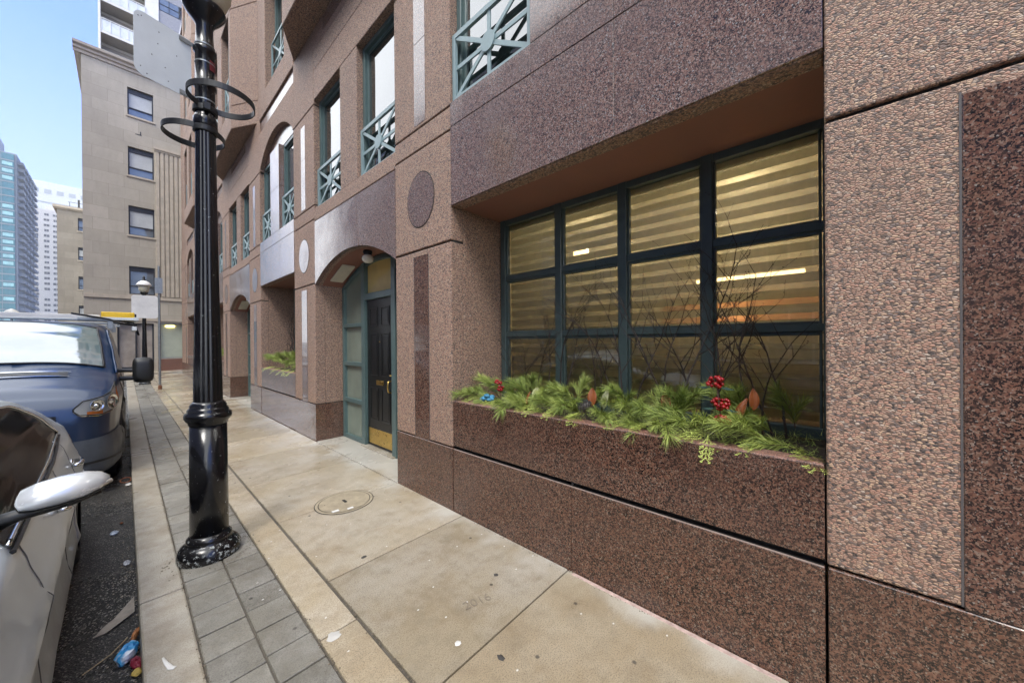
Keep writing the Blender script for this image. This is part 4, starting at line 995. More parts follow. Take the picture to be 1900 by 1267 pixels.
# ---- blue van with roof rack
VAN=empty('blue_van',(-1.03,5.80,-.13),'dark blue cargo van with ladder rack and black mirror parked behind the silver sedan','van')
Wt=[(0,.70),(.03,.80),(.09,.875),(.2,.935),(.4,.98),(.8,1.01),(1.5,1.02),(5.3,1.02),(5.5,.99)]
Bt=[(.2,.06),(.3,.0),(.55,.0),(.6,.02),(.75,.02),(1.0,.0),(1.15,.03),(1.27,.055),(1.5,.09),(1.8,.15),(1.95,.21)]
Et=[(0,.80),(.03,.92),(.10,1.0),(.3,1.10),(.6,1.19),(.85,1.25),(1.05,1.40),(1.35,1.64),(1.62,1.80),(1.8,1.86),(2.3,1.91),(5.3,1.91),(5.5,1.86)]
Ct=[(0,.03),(.1,.06),(.5,.09),(.85,.12),(1.2,.14),(1.6,.11),(2.0,.05),(5.5,.05)]
van=Body(Wt,Bt,Et,Ct,0,5.5,.22,[(1.02,.35,.42),(4.2,.35,.42)],P=3.6)
m=MB(); van.mesh(m); m.build('body',[M_blue,M_dark],VAN,smooth=True,weld=True)
def vplan(s_,z,off):   # walk round the front corner at height z
    pts=[(0,0)]; 
    for i in range(61):
        y=.0+1.2*i/60; pts.append((van.hw(y,z),y))
    L=0
    for (a,b),(c,d_) in zip(pts,pts[1:]):
        q=math.hypot(c-a,d_-b)
        if L+q>=s_:
            t=(s_-L)/q; tx,ty=(c-a)/q,(d_-b)/q; return (a+(c-a)*t+ty*off,b+(d_-b)*t-tx*off)
        L+=q
    return pts[-1]
def vpatch(name,sg,s0,s1,lo_,hi_,mat,off=.006,ns=26,nz=8,parent=VAN):
    rows=[]
    for i in range(ns+1):
        s_=s0+(s1-s0)*i/ns; l=interpl(lo_,s_); h=interpl(hi_,s_); r_=[]
        for k in range(nz+1):
            z=l+(h-l)*k/nz; p=vplan(s_,z,off); r_.append((sg*p[0],p[1],z))
        rows.append(r_)
    m=MB(); m.grid(rows if sg<0 else [r[::-1] for r in rows]); return m.build(name,mat,parent,smooth=True)
for sg in (1,-1):
    hl=vpatch('headlight',sg,.67,1.19,[(.67,.93),(.71,.885),(.85,.865),(1.03,.90),(1.19,.96)],[(.67,.955),(.73,1.03),(.90,1.065),(1.06,1.115),(1.19,1.20)],M_lens,.008)
    vpatch('amber_corner',sg,1.10,1.185,[(1.10,.925),(1.185,.965)],[(1.10,1.03),(1.185,1.15)],M_amber,.012,8,4,hl)
    vpatch('lamp_pod',sg,.76,.88,[(.76,.885),(.88,.875)],[(.76,.915),(.88,.915)],M_amber,.012,6,3,hl)
    vpatch('lamp_rim',sg,.67,1.18,[(.67,.92),(.71,.873),(.85,.852),(1.03,.887),(1.18,.945)],[(.67,.93),(.71,.886),(.85,.866),(1.03,.901),(1.18,.96)],M_chrome,.012,20,2,hl)
    for s_,rr_,zz in ((.99,.082,.995),(.83,.062,.97)):
        p=vplan(s_,zz,.010); q=vplan(s_+.01,zz,.010); tx=Vector((q[0]-p[0],q[1]-p[1],0)).normalized(); ctr=Vector((p[0],p[1],zz)); m=MB(); rings=[]
        nx=Vector((tx.y,-tx.x,0))
        for (k_,dep) in ((1.0,.008),(.93,.012),(.85,.004),(.5,-.006),(.30,-.004),(.28,.008),(.02,.012)):
            rings.append([tuple((ctr+tx*cos(2*pi*j/24)*rr_*k_+Vector((0,0,1))*sin(2*pi*j/24)*rr_*k_+nx*(dep+.006))) for j in range(25)])
        rings=[[(sg*a_,b_,c_) for a_,b_,c_ in r__] for r__ in rings]; m.grid(rings); m.build('reflector',M_chrome,hl,smooth=True,fix=True)
    m=MB(); edge=[]
    LO=[(.67,.93),(.71,.885),(.85,.865),(1.03,.90),(1.19,.96)]; HI=[(.67,.955),(.73,1.03),(.90,1.065),(1.06,1.115),(1.19,1.20)]
    for i in range(27): s_=.67+.52*i/26; z_=interpl(LO,s_); p=vplan(s_,z_,.008); edge.append((sg*p[0],p[1],z_))
    for i in range(27): s_=1.19-.52*i/26; z_=interpl(HI,s_); p=vplan(s_,z_,.008); edge.append((sg*p[0],p[1],z_))
    m.tube(edge+[edge[0]],.006,6,cap=False); m.build('lamp_seal',M_plas,hl,smooth=True)
    vpatch('bumper_corner',sg,0,1.65,[(0,.23),(1.65,.23)],[(0,.62),(.8,.62),(1.3,.66),(1.65,.60)],simple('bumper_grey',(.075,.085,.10),.5,scale=20) if 'bumper_grey' not in MATS else MATS['bumper_grey'],.014,30,8)
    vpatch('bumper_lip',sg,0,1.6,[(0,.36),(1.6,.36)],[(0,.385),(1.6,.385)],M_plas,.022,30,2)
    vpatch('grille',sg,0,.56,[(0,.66),(.56,.70)],[(0,.93),(.56,.90)],M_plas,.006,12,6)
    m=MB(); van.side(m,sg,[(1.15,1.20),(1.5,1.19),(2.3,1.20)],[(1.15,1.32),(1.5,1.60),(1.75,1.70),(2.3,1.72)],.006); m.build('side_window',M_car_glass,VAN,smooth=True)
    m=MB(); m.tube([(sg*(van.hw(y,van.ez(y))+.004),y,van.ez(y)+.004) for y in [.88+.8*i/16 for i in range(17)]],.012,6); m.build('pillar_trim',M_blue,VAN,smooth=True)
    for y0 in (1.1,2.35): 
        m=MB(); m.tube([(sg*(van.hw(y0,.45+i*.04)+.001),y0,.45+i*.04) for i in range(19 if y0<2 else 33)],.005,5); m.build('door_gap',M_dark,VAN)
    m=MB(); van.side(m,sg,[(1.5,.52),(3.7,.52)],[(1.5,.62),(3.7,.62)],.014); m.build('side_moulding',M_plas,VAN)
    for wy in (1.02,4.2):
        m=MB(); m.tube([(sg*.6,wy,.35),(sg*.96,wy,.35)],.43,26,cap=False); m.box(sg*.59,sg*.6,wy-.42,wy+.42,.2,.8); m.build('wheel_well',M_dark,VAN)
        m=MB(); m.tube([(sg*(van.hw(wy+cos(R_(a))*.42,.35+max(-.1,sin(R_(a))*.42))-.004),wy+cos(R_(a))*.42,.35+sin(R_(a))*.42) for a in range(-15,196,7)],.022,6); m.build('arch_lip',M_plas,VAN,smooth=True)
        wheel(VAN,sg*.88,wy,.345,sg,wd=.24)
    # big towing mirror
    c=Vector((sg*1.205,1.32,1.265)); m=MB(); rows=[]; N=20
    for u,q in ((-.12,.55),(-.105,.9),(-.04,1),(.05,1),(.085,.9),(.10,.6)):
        r_=[]
        for j in range(N+1):
            a=2*pi*j/N; cx=math.copysign(abs(cos(a))**.45,cos(a))*.105*q; cz=math.copysign(abs(sin(a))**.45,sin(a))*.175*q
            r_.append((c.x+cx,c.y+u,c.z+cz))
        rows.append(r_)
    m.grid(rows); m.add(rows[0][:-1],[tuple(range(N))]); m.add(rows[-1][:-1],[tuple(range(N))])
    mm=m.build('wing_mirror',M_plas,VAN,smooth=True,weld=True)
    m=MB(); m.tube([(sg*.95,1.36,1.16),(sg*1.17,1.34,1.155)],.03,8); m.tube([(sg*.95,1.36,1.27),(sg*1.17,1.34,1.26)],.026,8); m.build('mirror_arm',M_plas,mm)
t=NT('wet_windshield'); n=t.noise(1.6,3); t.base(t.mix(t.fr(n.outputs[0],.4,.6),(.16,.20,.21),(.10,.15,.15))); t.rough(.07); t.set(IOR=2.7); M_ws=t.mat
m=MB(); van.top(m,.93,1.62,-.90,.90,.006,nt_=24); ws=m.build('windshield',M_ws,VAN,smooth=True)
m=MB(); 
for y_ in (.92,1.63): m.tube([(van.hw(y_,van.ez(y_))*t_,y_-.008,van.tz(y_,t_)+.006) for t_ in [-.9+1.8*i/24 for i in range(25)]],.010,6)
for s_ in (-.9,.9): m.tube([(van.hw(.92+.71*i/12,van.ez(.92+.71*i/12))*s_,.92+.71*i/12-.006,van.tz(.92+.71*i/12,s_)+.006) for i in range(13)],.012,6)
m.build('windshield_seal',M_plas,VAN,smooth=True)
m=MB(); 
for t0 in (-.55,.2): m.tube([(van.hw(.9,1.25)*(t0+.55*i/8),.90+.02*sin(i/8*pi),van.tz(.9,t0+.55*i/8)+.022) for i in range(9)],[.010]*4+[.007]*5,6)
m.build('wiper',M_plas,VAN,smooth=True)
m=MB(); van.top(m,.58,.70,.12,.62,.010,nt_=12); m.build('hood_vent',M_plas,VAN,smooth=True)
m=MB(); van.top(m,.565,.58,.10,.64,.012,nt_=12); van.top(m,.70,.715,.10,.64,.012,nt_=12); m.build('vent_trim',M_chrome,VAN,smooth=True)
m=MB(); m.tube([(sg_*van.hw(y_,z_)+0,y_,z_) for sg_,y_,z_ in [(1,.035,.98),(1,.1,.995),(1,.2,1.02)]],.004,5); m.build('hood_gap',M_dark,VAN)
# rack: cross bars are van parts, the ladder and the case are things of their own
for y_ in (2.2,3.4,4.7):
    m=MB(); m.box(-.98,.98,y_-.03,y_+.03,1.97,2.0); 
    for sg in(-1,1): m.box(sg*.86,sg*.92,y_-.04,y_+.04,1.86,1.97)
    m.build('roof_rack',M_steel,VAN,bevel=.005)
LD=empty('extension_ladder',(-2.2,8.3,1.875),'pale aluminium ladder lying across the roof rack of the blue van','ladder',rz=R_(2))
m=MB()
for y_ in (0,.36): m.box(-1.0,1.95,y_,y_+.035,0,.075); 
m.build('rail',M_white,LD,bevel=.004); m=MB()
for i in range(10): m.tube([(-.85+i*.29,.03,.035),(-.85+i*.29,.37,.035)],.015,8)
m.build('rung',M_alu,LD)
LH=empty('step_ladder',(-.0,7.9,1.70),'steel rack arm and folded step ladder hanging off the kerb side of the blue van','ladder')
m=MB(); m.tube([(-.5,0,.24),(.10,.1,.12),(.14,.1,-.02)],.014,8); m.tube([(-.5,.5,.22),(.12,.5,.10),(.16,.5,-.06)],.014,8); m.build('arm',M_plas,LH)
m=MB(); m.box(-.45,.12,.05,.08,.16,.20); m.box(-.45,.12,.40,.43,.15,.19); m.box(.08,.13,-.1,.7,.0,.06); m.box(.10,.15,-.12,.72,.15,.20); m.build('rail',M_alu,LH,bevel=.003)
CS=empty('yellow_case',(-.06,8.1,1.965),'bright yellow plastic case strapped on the van roof rack','case')
M_yel=simple('yellow_plastic',(.72,.46,.015),.35,scale=12,var=.08)
m=MB(); m.box(-.17,.17,-.09,.28,-.10,.02); m.build('body',M_yel,CS,bevel=.012,seg=2); m=MB(); m.box(-.14,.12,-.096,-.091,-.075,-.01); m.box(-.165,.165,-.094,-.0905,-.02,-.014); m.build('lid_rib',M_yel,CS,bevel=.002)
m=MB(); m.box(.165,.19,-.05,.1,-.09,-.0); m.build('handle',M_plas,CS,bevel=.005)

# ================================================================= PLANTER GREENERY
def leafmat(name,c1,c2,rough=.55,tr=.25):
    t=NT(name); i=t.n('NewGeometry'); o=t.n('ObjectInfo'); r=t.math('ADD',t.math('MULTIPLY',i.outputs['Random Per Island'],.6),t.math('MULTIPLY',o.outputs['Random'],.4))
    t.base(t.ramp(r,[(0,c1),(1,c2)])); t.rough(rough); t.set(Subsurface_Weight=0.0); return t.mat
M_needle=leafmat('pine_needles',(.12,.19,.04),(.46,.52,.13)); M_cedar=leafmat('cedar_leaf',(.24,.32,.05),(.58,.64,.16)); M_stem=simple('bark_stem',(.09,.055,.035),.9,scale=30)
M_mag=simple('magnolia_brown',(.20,.055,.012),.45,scale=20); M_magg=simple('magnolia_pale',(.38,.38,.22),.5,scale=20); M_berry=simple('glossy_red_berry',(.26,.004,.006),.15,scale=10)
M_twig=simple('birch_twig',(.018,.011,.009),.7,scale=40)
def bough(seed,L=.27,nt=7,nn=34,nl=.125):
    r=random.Random(seed); pts=[]; p=Vector((0,0,0)); d=Vector((1,0,.35)).normalized()
    for i in range(nt+1):
        pts.append(p.copy()); d=(d+Vector((0,r.uniform(-.08,.08),-.075))).normalized(); p=p+d*(L/nt)
    m=MB(); 
    def tuft(base,ax,n_,l_):
        for j in range(n_):
            a=r.uniform(0,2*pi); sp=r.uniform(.25,.85); o=ax.orthogonal().normalized(); o2=ax.cross(o)
            dd=(ax+(o*cos(a)+o2*sin(a))*sp).normalized(); l=l_*r.uniform(.75,1.15)
            p0=base+ax*r.uniform(-.015,.015); p1=p0+dd*l*.5; p2=p0+dd*l+Vector((0,0,-l*.13))
            sd_=dd.cross(Vector((r.uniform(-1,1),r.uniform(-1,1),r.uniform(-1,1)))).normalized()*.0016
            m.add([p0-sd_,p0+sd_,p1+sd_,p1-sd_,p2],[(0,1,2,3),(3,2,4)])
    for i in range(1,nt+1):
        ax=(pts[i]-pts[i-1]).normalized(); tuft(pts[i],ax,nn,nl)
    for q in range(3):          # side shoots
        i=r.randint(2,nt-3); ax=(pts[i+1]-pts[i]).normalized(); s_=(ax+Vector((0,r.choice((-1,1))*.8,.25))).normalized()
        e=pts[i]+s_*.09
        for k in (.4,.75,1.0): tuft(pts[i]+s_*.11*k,s_,nn*2//3,nl*.9)
    return m,pts
PG='pine boughs packed in the front planter'
protos=[]
for sd0 in range(5):
    m,pts=bough(sd0); o=m.build('needles',M_needle); s2=MB(); s2.tube(pts,[.004]*len(pts),5); s_=s2.build('stem',M_stem); protos.append((o,s_))
plant_label='long needled green pine bough laid in the granite planter under the large window'
def put_bough(i,loc,rz,ry,rx,sc_,group,label):
    e=empty('pine_bough',loc,label,'plant',group); e.rotation_euler=(rx,ry,rz); e.scale=(sc_,)*3
    for q in protos[i%5]:
        if q.parent is None: c=q
        else: c=q.copy(); COL.objects.link(c)
        c.parent=e
rr=random.Random(21)
k=0
for row,(xx,zz,n) in enumerate(((2.15,.975,19),(2.27,.99,17),(2.38,1.0,14))):
    for i in range(n):
        y=.10+(2.28)*(i+.5)/n+rr.uniform(-.06,.06)
        if y>2.33 or y<.08 or (row==0 and abs(y-.42)<.09): continue
        rz=R_(180)+rr.uniform(-1.2,1.2) if row<2 else rr.uniform(0,6.28)
        # keep tips inside the recess
        if y<.35: rz=R_(150)-rr.uniform(0,.6)
        put_bough(k,(xx+rr.uniform(-.04,.04),y,zz+rr.uniform(-.01,.03)),rz,R_((rr.uniform(-26,8),rr.uniform(-50,-8),rr.uniform(-72,-22))[row]),rr.uniform(-.3,.3),rr.uniform(.62,.88),PG+(' along the rim',' in the middle row',' nearest the glass')[row],('short green pine bough spilling toward the front rim of the granite planter','upswept green pine bough in the middle of the granite planter under the window','upright green pine bough at the back of the granite planter, close to the glass')[row]); k+=1
def cedar(seed,L=.20):
    r=random.Random(seed); m=MB(); pts=[]
    def leaflet(p,d,l,wd):
        n=Vector((0,0,1)).cross(d).normalized()*wd
        m.add([p,p+d*l*.45+n,p+d*l,p+d*l*.45-n+Vector((0,0,.0012))],[(0,1,2,3)])
    def frond(p,d,L_,lev):
        n=int(L_/.012); q=p.copy(); q=p.copy()
        for i in range(n):
            t=i/n; q2=q+d*.012+Vector((0,0,-.0016*(1+t*2))); 
            sd_=Vector((0,0,1)).cross(d).normalized(); 
            if lev<2 and i%(3 if lev==0 else 3)==0 and i>0:
                for sg in(-1,1): frond(q,(d*.8+sd_*sg*.55+Vector((0,0,r.uniform(-.1,.1)))).normalized(),L_*(.45 if lev==0 else .38)*(1-t*.6)+.012,lev+1)
            leaflet(q,(d+sd_*.3).normalized(),.016,.0017); leaflet(q,(d-sd_*.3).normalized(),.016,.0017); q=q2
    frond(Vector((0,0,0)),Vector((1,0,.1)).normalized(),L,0); return m
cp=[cedar(i).build('leaf_spray',M_cedar) for i in range(3)]
CG='cedar sprays along the planter rim'
def put_cedar(i,loc,rz,ry,rx,sc_,label,group=CG):
    e=empty('cedar_spray',loc,label,'plant',group); e.rotation_euler=(rx,ry,rz); e.scale=(sc_,)*3
    q=cp[i%3]
    if q.parent is not None: q=q.copy(); COL.objects.link(q)
    q.parent=e
for i in range(34):
    y=.10+2.2*i/34+rr.uniform(-.04,.04)
    put_cedar(i,(2.11+rr.uniform(-.03,.04),y,.995+rr.uniform(0,.025)),R_(180)+rr.uniform(-.9,.9),R_(rr.uniform(-2,10)),rr.uniform(-.4,.4),rr.uniform(.7,1.05),'feathery yellow green cedar spray on the front rim of the granite planter')
put_cedar(1,(2.0,.45,1.012),R_(185),R_(34),.1,.75,'bright cedar spray drooping over the planter face below the red berries',None)
# birch branches
def twig(m,r,p,d,L,rad,lev=0):
    n=max(4,int(L/.05)); pts=[p.copy()]; dd=d.copy(); rads=[rad]; 
    for i in range(n):
        dd=(dd+Vector((r.uniform(-.14,.14),r.uniform(-.16,.16),r.uniform(-.05,.09)))).normalized(); p=p+dd*L/n; 
        if p.x>2.52: p.x=2.515; dd.x=-abs(dd.x)*.5
        pts.append(p.copy()); rads.append(rad*(1-.72*(i+1)/n)+.0004)
        if lev<2 and i>=n*.25 and r.random()<(.62 if lev==0 else .45):
            s_=r.choice((-1,1)); nd=(dd*.8+Vector((r.uniform(-.35,.2),s_*r.uniform(.35,.75),r.uniform(.0,.3)))).normalized(); twig(m,r,p.copy(),nd,L*r.uniform(.22,.42)*(1 if lev==0 else .8),rads[-1]*.72,lev+1)
        elif r.random()<.45: m.ball(tuple(p+Vector((0,r.choice((-1,1))*.004,.003))),.0032,5)
    m.tube(pts,rads,5)
BG='bare birch branches in the front planter'
spots=[(2.22,.52),(2.14,.48),(2.04,.62),(1.96,.55),(1.86,.66),(1.74,.78),(1.64,.92),(1.58,.8),(1.34,.7),(1.24,.62),(1.12,.9),(1.05,.98),(.98,.8),(.86,.9),(.70,1.2),(.74,1.0),(.60,.85),(.52,.7),(.42,.72),(.36,.75),(.30,.92),(.22,.88),(.16,.74),(.26,.62)]
for i,(y,h) in enumerate(spots):
    r=random.Random(100+i); m=MB(); lean=r.uniform(-.22,.22)
    if i in (20,21): lean=.22
    base=Vector((2.36+r.uniform(-.05,.08),y,.96)); twig(m,r,base,Vector((r.uniform(-.12,.10),lean,1)).normalized(),h,.0068 if h>.7 else .0054)
    o=m.build('birch_branch',M_twig,off=base); o.location=base
    if i==14: tag(o,'tallest bare birch branch, its tip reaching the upper row of window panes','branch')
    else: tag(o,'bare dark birch branch standing in the granite planter against the large window','branch',BG)
# berries
def berries(loc,n,r0,label,seed,clumps=((0,0,0),)):
    e=empty('berry_pick',loc,label,'berries'); r=random.Random(seed)
    m=MB(); m.tube([(0,0,-.10),(0,0,.02),(clumps[-1][0],clumps[-1][1],clumps[-1][2])],.003,5); m.build('stem',M_stem,e)
    for c in clumps:
        m=MB()
        for i in range(n):
            a=r.uniform(0,2*pi); b=r.uniform(-1,1); q=math.sqrt(1-b*b)*r.uniform(.5,1); m.ball((c[0]+cos(a)*q*r0,c[1]+sin(a)*q*r0*1.3,c[2]+b*r0*.75),.0098,10)
        m.build('berry_cluster',M_berry,e,smooth=True)
        for s_ in (-1,1):
            m=MB(); m.prism([(c[1]+s_*.02,c[2]-r0*.7),(c[1]+s_*.05,c[2]-r0*1.0),(c[1]+s_*.085,c[2]-r0*.9),(c[1]+s_*.05,c[2]-r0*.65)],'x',c[0]-.01,c[0]-.008)
            m.build('leaf',simple('berry_leaf_teal',(.05,.10,.085),.4) if 'berry_leaf_teal' not in MATS else MATS['berry_leaf_teal'],e)
berries((2.06,.405,1.075),30,.036,'tall pick with three clumps of red berries near the right end of the planter',1,((0,-.005,.0),(.0,0,.09),(.0,.02,.20)))
berries((2.10,2.02,1.10),16,.026,'small pick of red berries at the left end of the planter',2,((0,0,0),(.0,.03,.05)))
def mleaf(loc,rot,L,W_,mat,label,name='magnolia_leaf',group=None):
    m=MB(); rows=[]
    for i in range(9):
        t=i/8; w_=W_*sin(pi*min(1,t*1.02))**.8*.5+.0008; rows.append([(L*t,w_*s_,.16*W_*(s_*s_)+.07*L*sin(pi*t)) for s_ in (-1,-.5,0,.5,1)])
    m.grid(rows); o=m.build(name,mat,smooth=True); s_=o.modifiers.new('s','SOLIDIFY'); s_.thickness=.0012
    o.location=loc; o.rotation_euler=rot; tag(o,label,'leaf',group)
mleaf((2.12,.70,1.07),(.1,-1.35,.5),.13,.055,M_mag,'upright brown magnolia leaf left of the tall red berries')
mleaf((2.13,.335,1.05),(-.3,-1.1,-.5),.15,.07,M_mag,'curled rust brown magnolia leaf just right of the red berries')
mleaf((2.2,.285,1.12),(.35,-1.4,.2),.12,.05,M_mag,'small rust brown magnolia leaf behind the curled one')
mleaf((2.10,1.17,1.05),(.1,-1.4,.3),.13,.06,M_mag,'brown magnolia leaf standing behind the pinecone')
mleaf((2.13,1.09,1.04),(-.5,-1.1,.0),.14,.075,M_magg,'pale green magnolia leaf right of the pinecone')
mleaf((2.10,1.66,1.02),(.5,-.9,.4),.14,.075,M_magg,'pale cream magnolia leaf in the left half of the planter')
mleaf((2.06,1.70,1.01),(-.8,-.8,.3),.12,.06,M_mag,'dull brown magnolia leaf lying beside the pale cream one')
m=MB()
for i in range(60):
    t=i/60; a=i*2.4; r0=.034*sin(pi*(.12+.83*t))**.7; z=-.045+.09*t
    p=Vector((cos(a)*r0,sin(a)*r0,z)); d=Vector((cos(a),sin(a),.5)).normalized(); s_=Vector((-sin(a),cos(a),0))*.009
    m.add([p-d*.014-s_*.5,p-d*.014+s_*.5,p+d*.008+s_,p+d*.013,p+d*.008-s_,p+Vector((0,0,-.005))],[(0,1,2,3,4),(1,0,5),(2,1,5),(3,2,5),(4,3,5),(0,4,5)])
m.ball((0,0,0),.026,8,sc_=(1,1,1.5))
o=m.build('pinecone',simple('frosted_cone',(.10,.09,.085),.8,scale=60,var=.7)); o.location=(2.06,1.195,1.055); o.rotation_euler=(.9,.4,.3); tag(o,'frosted grey pinecone resting in the planter greenery','pinecone')
m=MB(); r=random.Random(8)
for i in range(9): m.ball((r.uniform(-.03,.03),r.uniform(-.04,.04),r.uniform(-.01,.03)),.026,8,sc_=(1,1.2,.7))
o=m.build('blue_ribbon_bow',simple('blue_foil',(.05,.22,.36),.4,scale=60,var=.5)); o.location=(2.05,2.13,1.01); tag(o,'crumpled light blue ribbon bow at the left end of the planter','bow')
# low moss and loose sprigs covering the soil
m=MB(); r=random.Random(31)
for i in range(2600):
    x=r.uniform(2.04,2.52); y=r.uniform(.02,2.44); z=.94+r.uniform(0,.05); a=r.uniform(0,6.28); l=r.uniform(.03,.08); d=Vector((cos(a),sin(a),r.uniform(-.1,.8))).normalized(); n=d.cross(Vector((0,0,1))).normalized()*.0016; p=Vector((x,y,z))
    if not(.0<p.y+d.y*l<2.46) or p.x+d.x*l>2.53: continue
    m.add([p-n,p+n,p+d*l],[(0,1,2)])
tag(m.build('ground_needles',M_needle),'loose needles covering the soil of the front planter','needles',kind='stuff')
# second and third planters
for (ya,yb,n,grp,lab) in ((6.95,8.72,20,'pine boughs in the second planter','green pine bough in the second planter, beyond the entrance door'),(13.3,15.0,8,'pine boughs in the third planter','green pine bough in the far third planter')):
    for i in range(n):
        y=ya+(yb-ya)*(i+.5)/n
        put_bough(k,(2.12+rr.uniform(-.04,.15),y,1.05+rr.uniform(0,.12)),R_(180)+rr.uniform(-1.3,1.3),R_(rr.uniform(-65,5)),rr.uniform(-.3,.3),rr.uniform(.6,.85),grp,lab); k+=1
for i in range(9):
    y=7.0+1.7*i/9; put_cedar(i,(2.05,y,1.02),R_(180)+rr.uniform(-.6,.6),R_(rr.uniform(0,30)),0,1.0,'yellow green cedar spray hanging from the second planter','cedar sprays on the second planter')
for i in range(9):
    r=random.Random(200+i); m=MB(); base=Vector((2.33,7.1+i*.19,.97)); twig(m,r,base,Vector((r.uniform(-.1,.1),r.uniform(-.2,.2),1)).normalized(),.8+r.uniform(-.2,.25),.006)
    o=m.build('birch_branch',M_twig,off=base); o.location=base; tag(o,'bare dark birch branch in the shaded second planter beyond the entrance','branch','bare birch branches in the second planter')
berries((2.05,14.6,1.08),24,.05,'clump of red berries in the far third planter',5)

# ================================================================= PAVEMENT DETAILS AND LITTER
m=MB(); r_=.232; n=56
ring=lambda r0,z:[(cos(2*pi*j/n)*r0,sin(2*pi*j/n)*r0,z) for j in range(n)]
vs=ring(.245,.004)+ring(.222,.004); m.add(vs,[(j,(j+1)%n,n+(j+1)%n,n+j) for j in range(n)],0)
m.add(ring(.216,.006),[tuple(range(n))],0); m.add(ring(.222,.005)+ring(.216,.002),[(j,(j+1)%n,n+(j+1)%n,n+j) for j in range(n)],2)
m.add(ring(.252,.0028)+ring(.245,.0042),[(j,(j+1)%n,n+(j+1)%n,n+j) for j in range(n)],2)
m.box(-.012,.012,-.035,.035,.0062,.0085,2); m.box(-.165,-.11,-.155,-.125,.006,.010,3) ; m.box(-.05,.0,-.195,-.17,.006,.010,3); m.box(-.16,-.155,.05,.055,.006,.008,2)
o=m.build('manhole_cover',[simple('worn_iron_tan',(.34,.285,.20),.4,scale=14,var=.25),M_slab,M_joint,M_white]); o.location=(1.375,3.37,0); tag(o,'round worn utility cover set in the pavement slab before the doorway','manhole cover')
# date scratched in the slab
fc=bpy.data.curves.new('scratched_date','FONT'); fc.body='2016'; fc.size=.085; fc.extrude=.0003; fc.offset=-.0012
fo=bpy.data.objects.new('scratched_date',fc); COL.objects.link(fo)
dg=bpy.context.evaluated_depsgraph_get(); me=bpy.data.meshes.new_from_object(fo.evaluated_get(dg)); bpy.data.objects.remove(fo)
o=bpy.data.objects.new('scratched_date',me); COL.objects.link(o); me.materials.append(simple('scratch_shadow',(.19,.155,.115),.9)); o.location=(1.26,1.50,.0022); o.rotation_euler=(0,0,R_(-18))
tag(o,'the date 2016 scratched in the pale pavement slab near the wall','inscription')
def spot(name,x,y,r0,mat,label,cat,z=.001,sq=1):
    rr_=random.Random(int(x*1000+y*77)); m=MB(); n=16; vs=[(cos(2*pi*j/n)*r0*rr_.uniform(.75,1.15),sin(2*pi*j/n)*r0*sq*rr_.uniform(.75,1.15),.0) for j in range(n)]; vs2=[(a*.7,b*.7,.0025) for a,b,c in vs]
    m.add(vs+vs2,[(j,(j+1)%n,n+(j+1)%n,n+j) for j in range(n)]+[tuple(range(n,2*n))]); o=m.build(name,mat,smooth=True); o.location=(x,y,z); tag(o,label,cat); return o
M_gum=simple('old_gum_dark',(.05,.045,.04),.7); M_gumw=simple('gum_white',(.66,.64,.60),.5)
spot('gum_spot',1.107,2.404,.020,M_gum,'dark flattened gum spot on the middle pavement slab','gum',sq=.7)
spot('gum_spot',1.583,1.58,.015,M_gum,'small dark gum spot close to the wall base','gum')
spot('gum_spot',1.098,1.365,.016,M_gumw,'white gum spot at the near edge of the pale slab','gum')
spot('gum_spot',1.183,1.149,.014,M_gum,'dark leaf shaped speck on the yellow near slab','gum',sq=1.6)
spot('gum_spot',.705,1.872,.035,simple('salt_grey',(.50,.48,.44),.8),'greyish salt blotch on the narrow edging strip','stain')
# white spill on the kerb
m=MB(); m.tube([(0,0,.003),(.008,-.05,.004),(.02,-.10,.004),(.034,-.115,.003)],[.004,.008,.012,.009],8); o=m.build('paint_drip',M_gumw,smooth=True); o.scale=(1,1,.25); o.location=(.112,2.36,.001); tag(o,'white paint drip on the kerb stone beside the grey pavers','stain')
# gutter litter
def crumple(name,loc,sx,sy,sz,mat,label,cat,seed=0,rz=0):
    r=random.Random(seed); m=MB(); N=12; K=7; rows=[]
    for i in range(K+1):
        a=pi*i/K; rows.append([(sin(a)*cos(2*pi*j/N)*sx*r.uniform(.7,1.1),sin(a)*sin(2*pi*j/N)*sy*r.uniform(.7,1.1),cos(a)*sz*r.uniform(.7,1.1)) for j in range(N)])
        rows[-1].append(rows[-1][0])
    m.grid(rows); o=m.build(name,mat,weld=True); o.location=loc; o.rotation_euler=(0,0,rz); tag(o,label,cat); return o
t=NT('blue_wrapper'); n=t.noise(9,3); t.base(t.ramp(n.outputs[0],[(.38,(.03,.20,.50)),(.52,(.05,.33,.62)),(.60,(.75,.80,.85))])); t.rough(.25)
crumple('plastic_bag',(.0,2.70,-.10),.045,.085,.035,t.mat,'crumpled blue and white plastic bag in the gutter beside the kerb','bag',3,-.25)
crumple('wrapper',(.03,2.60,-.112),.022,.06,.02,simple('maroon_wrapper',(.20,.012,.03),.4),'maroon wrapper scrap half under the blue bag','litter',5,.2)
crumple('wrapper',(.03,2.53,-.115),.02,.03,.012,simple('yellow_scrap',(.5,.35,.08),.5),'small yellow scrap against the kerb near the blue bag','litter',6)
crumple('cardboard_scrap',(.03,2.84,-.10),.014,.06,.02,simple('orange_card',(.42,.17,.06),.6),'orange brown card scrap leaning on the kerb above the blue bag','litter',7,-.3)
m=MB()
for p,q in (((-.13,3.02),(.03,3.14)),((-.10,3.05),(.03,3.22))):
    a=Vector((*p,-.126)); b=Vector((*q,-.10)); m.add([a,a+Vector((.05,-.01,.006)),b+Vector((.0,-.035,-.01)),b+Vector((0,.03,.012)),a+Vector((.04,.05,.014))],[(0,1,2,3,4)])
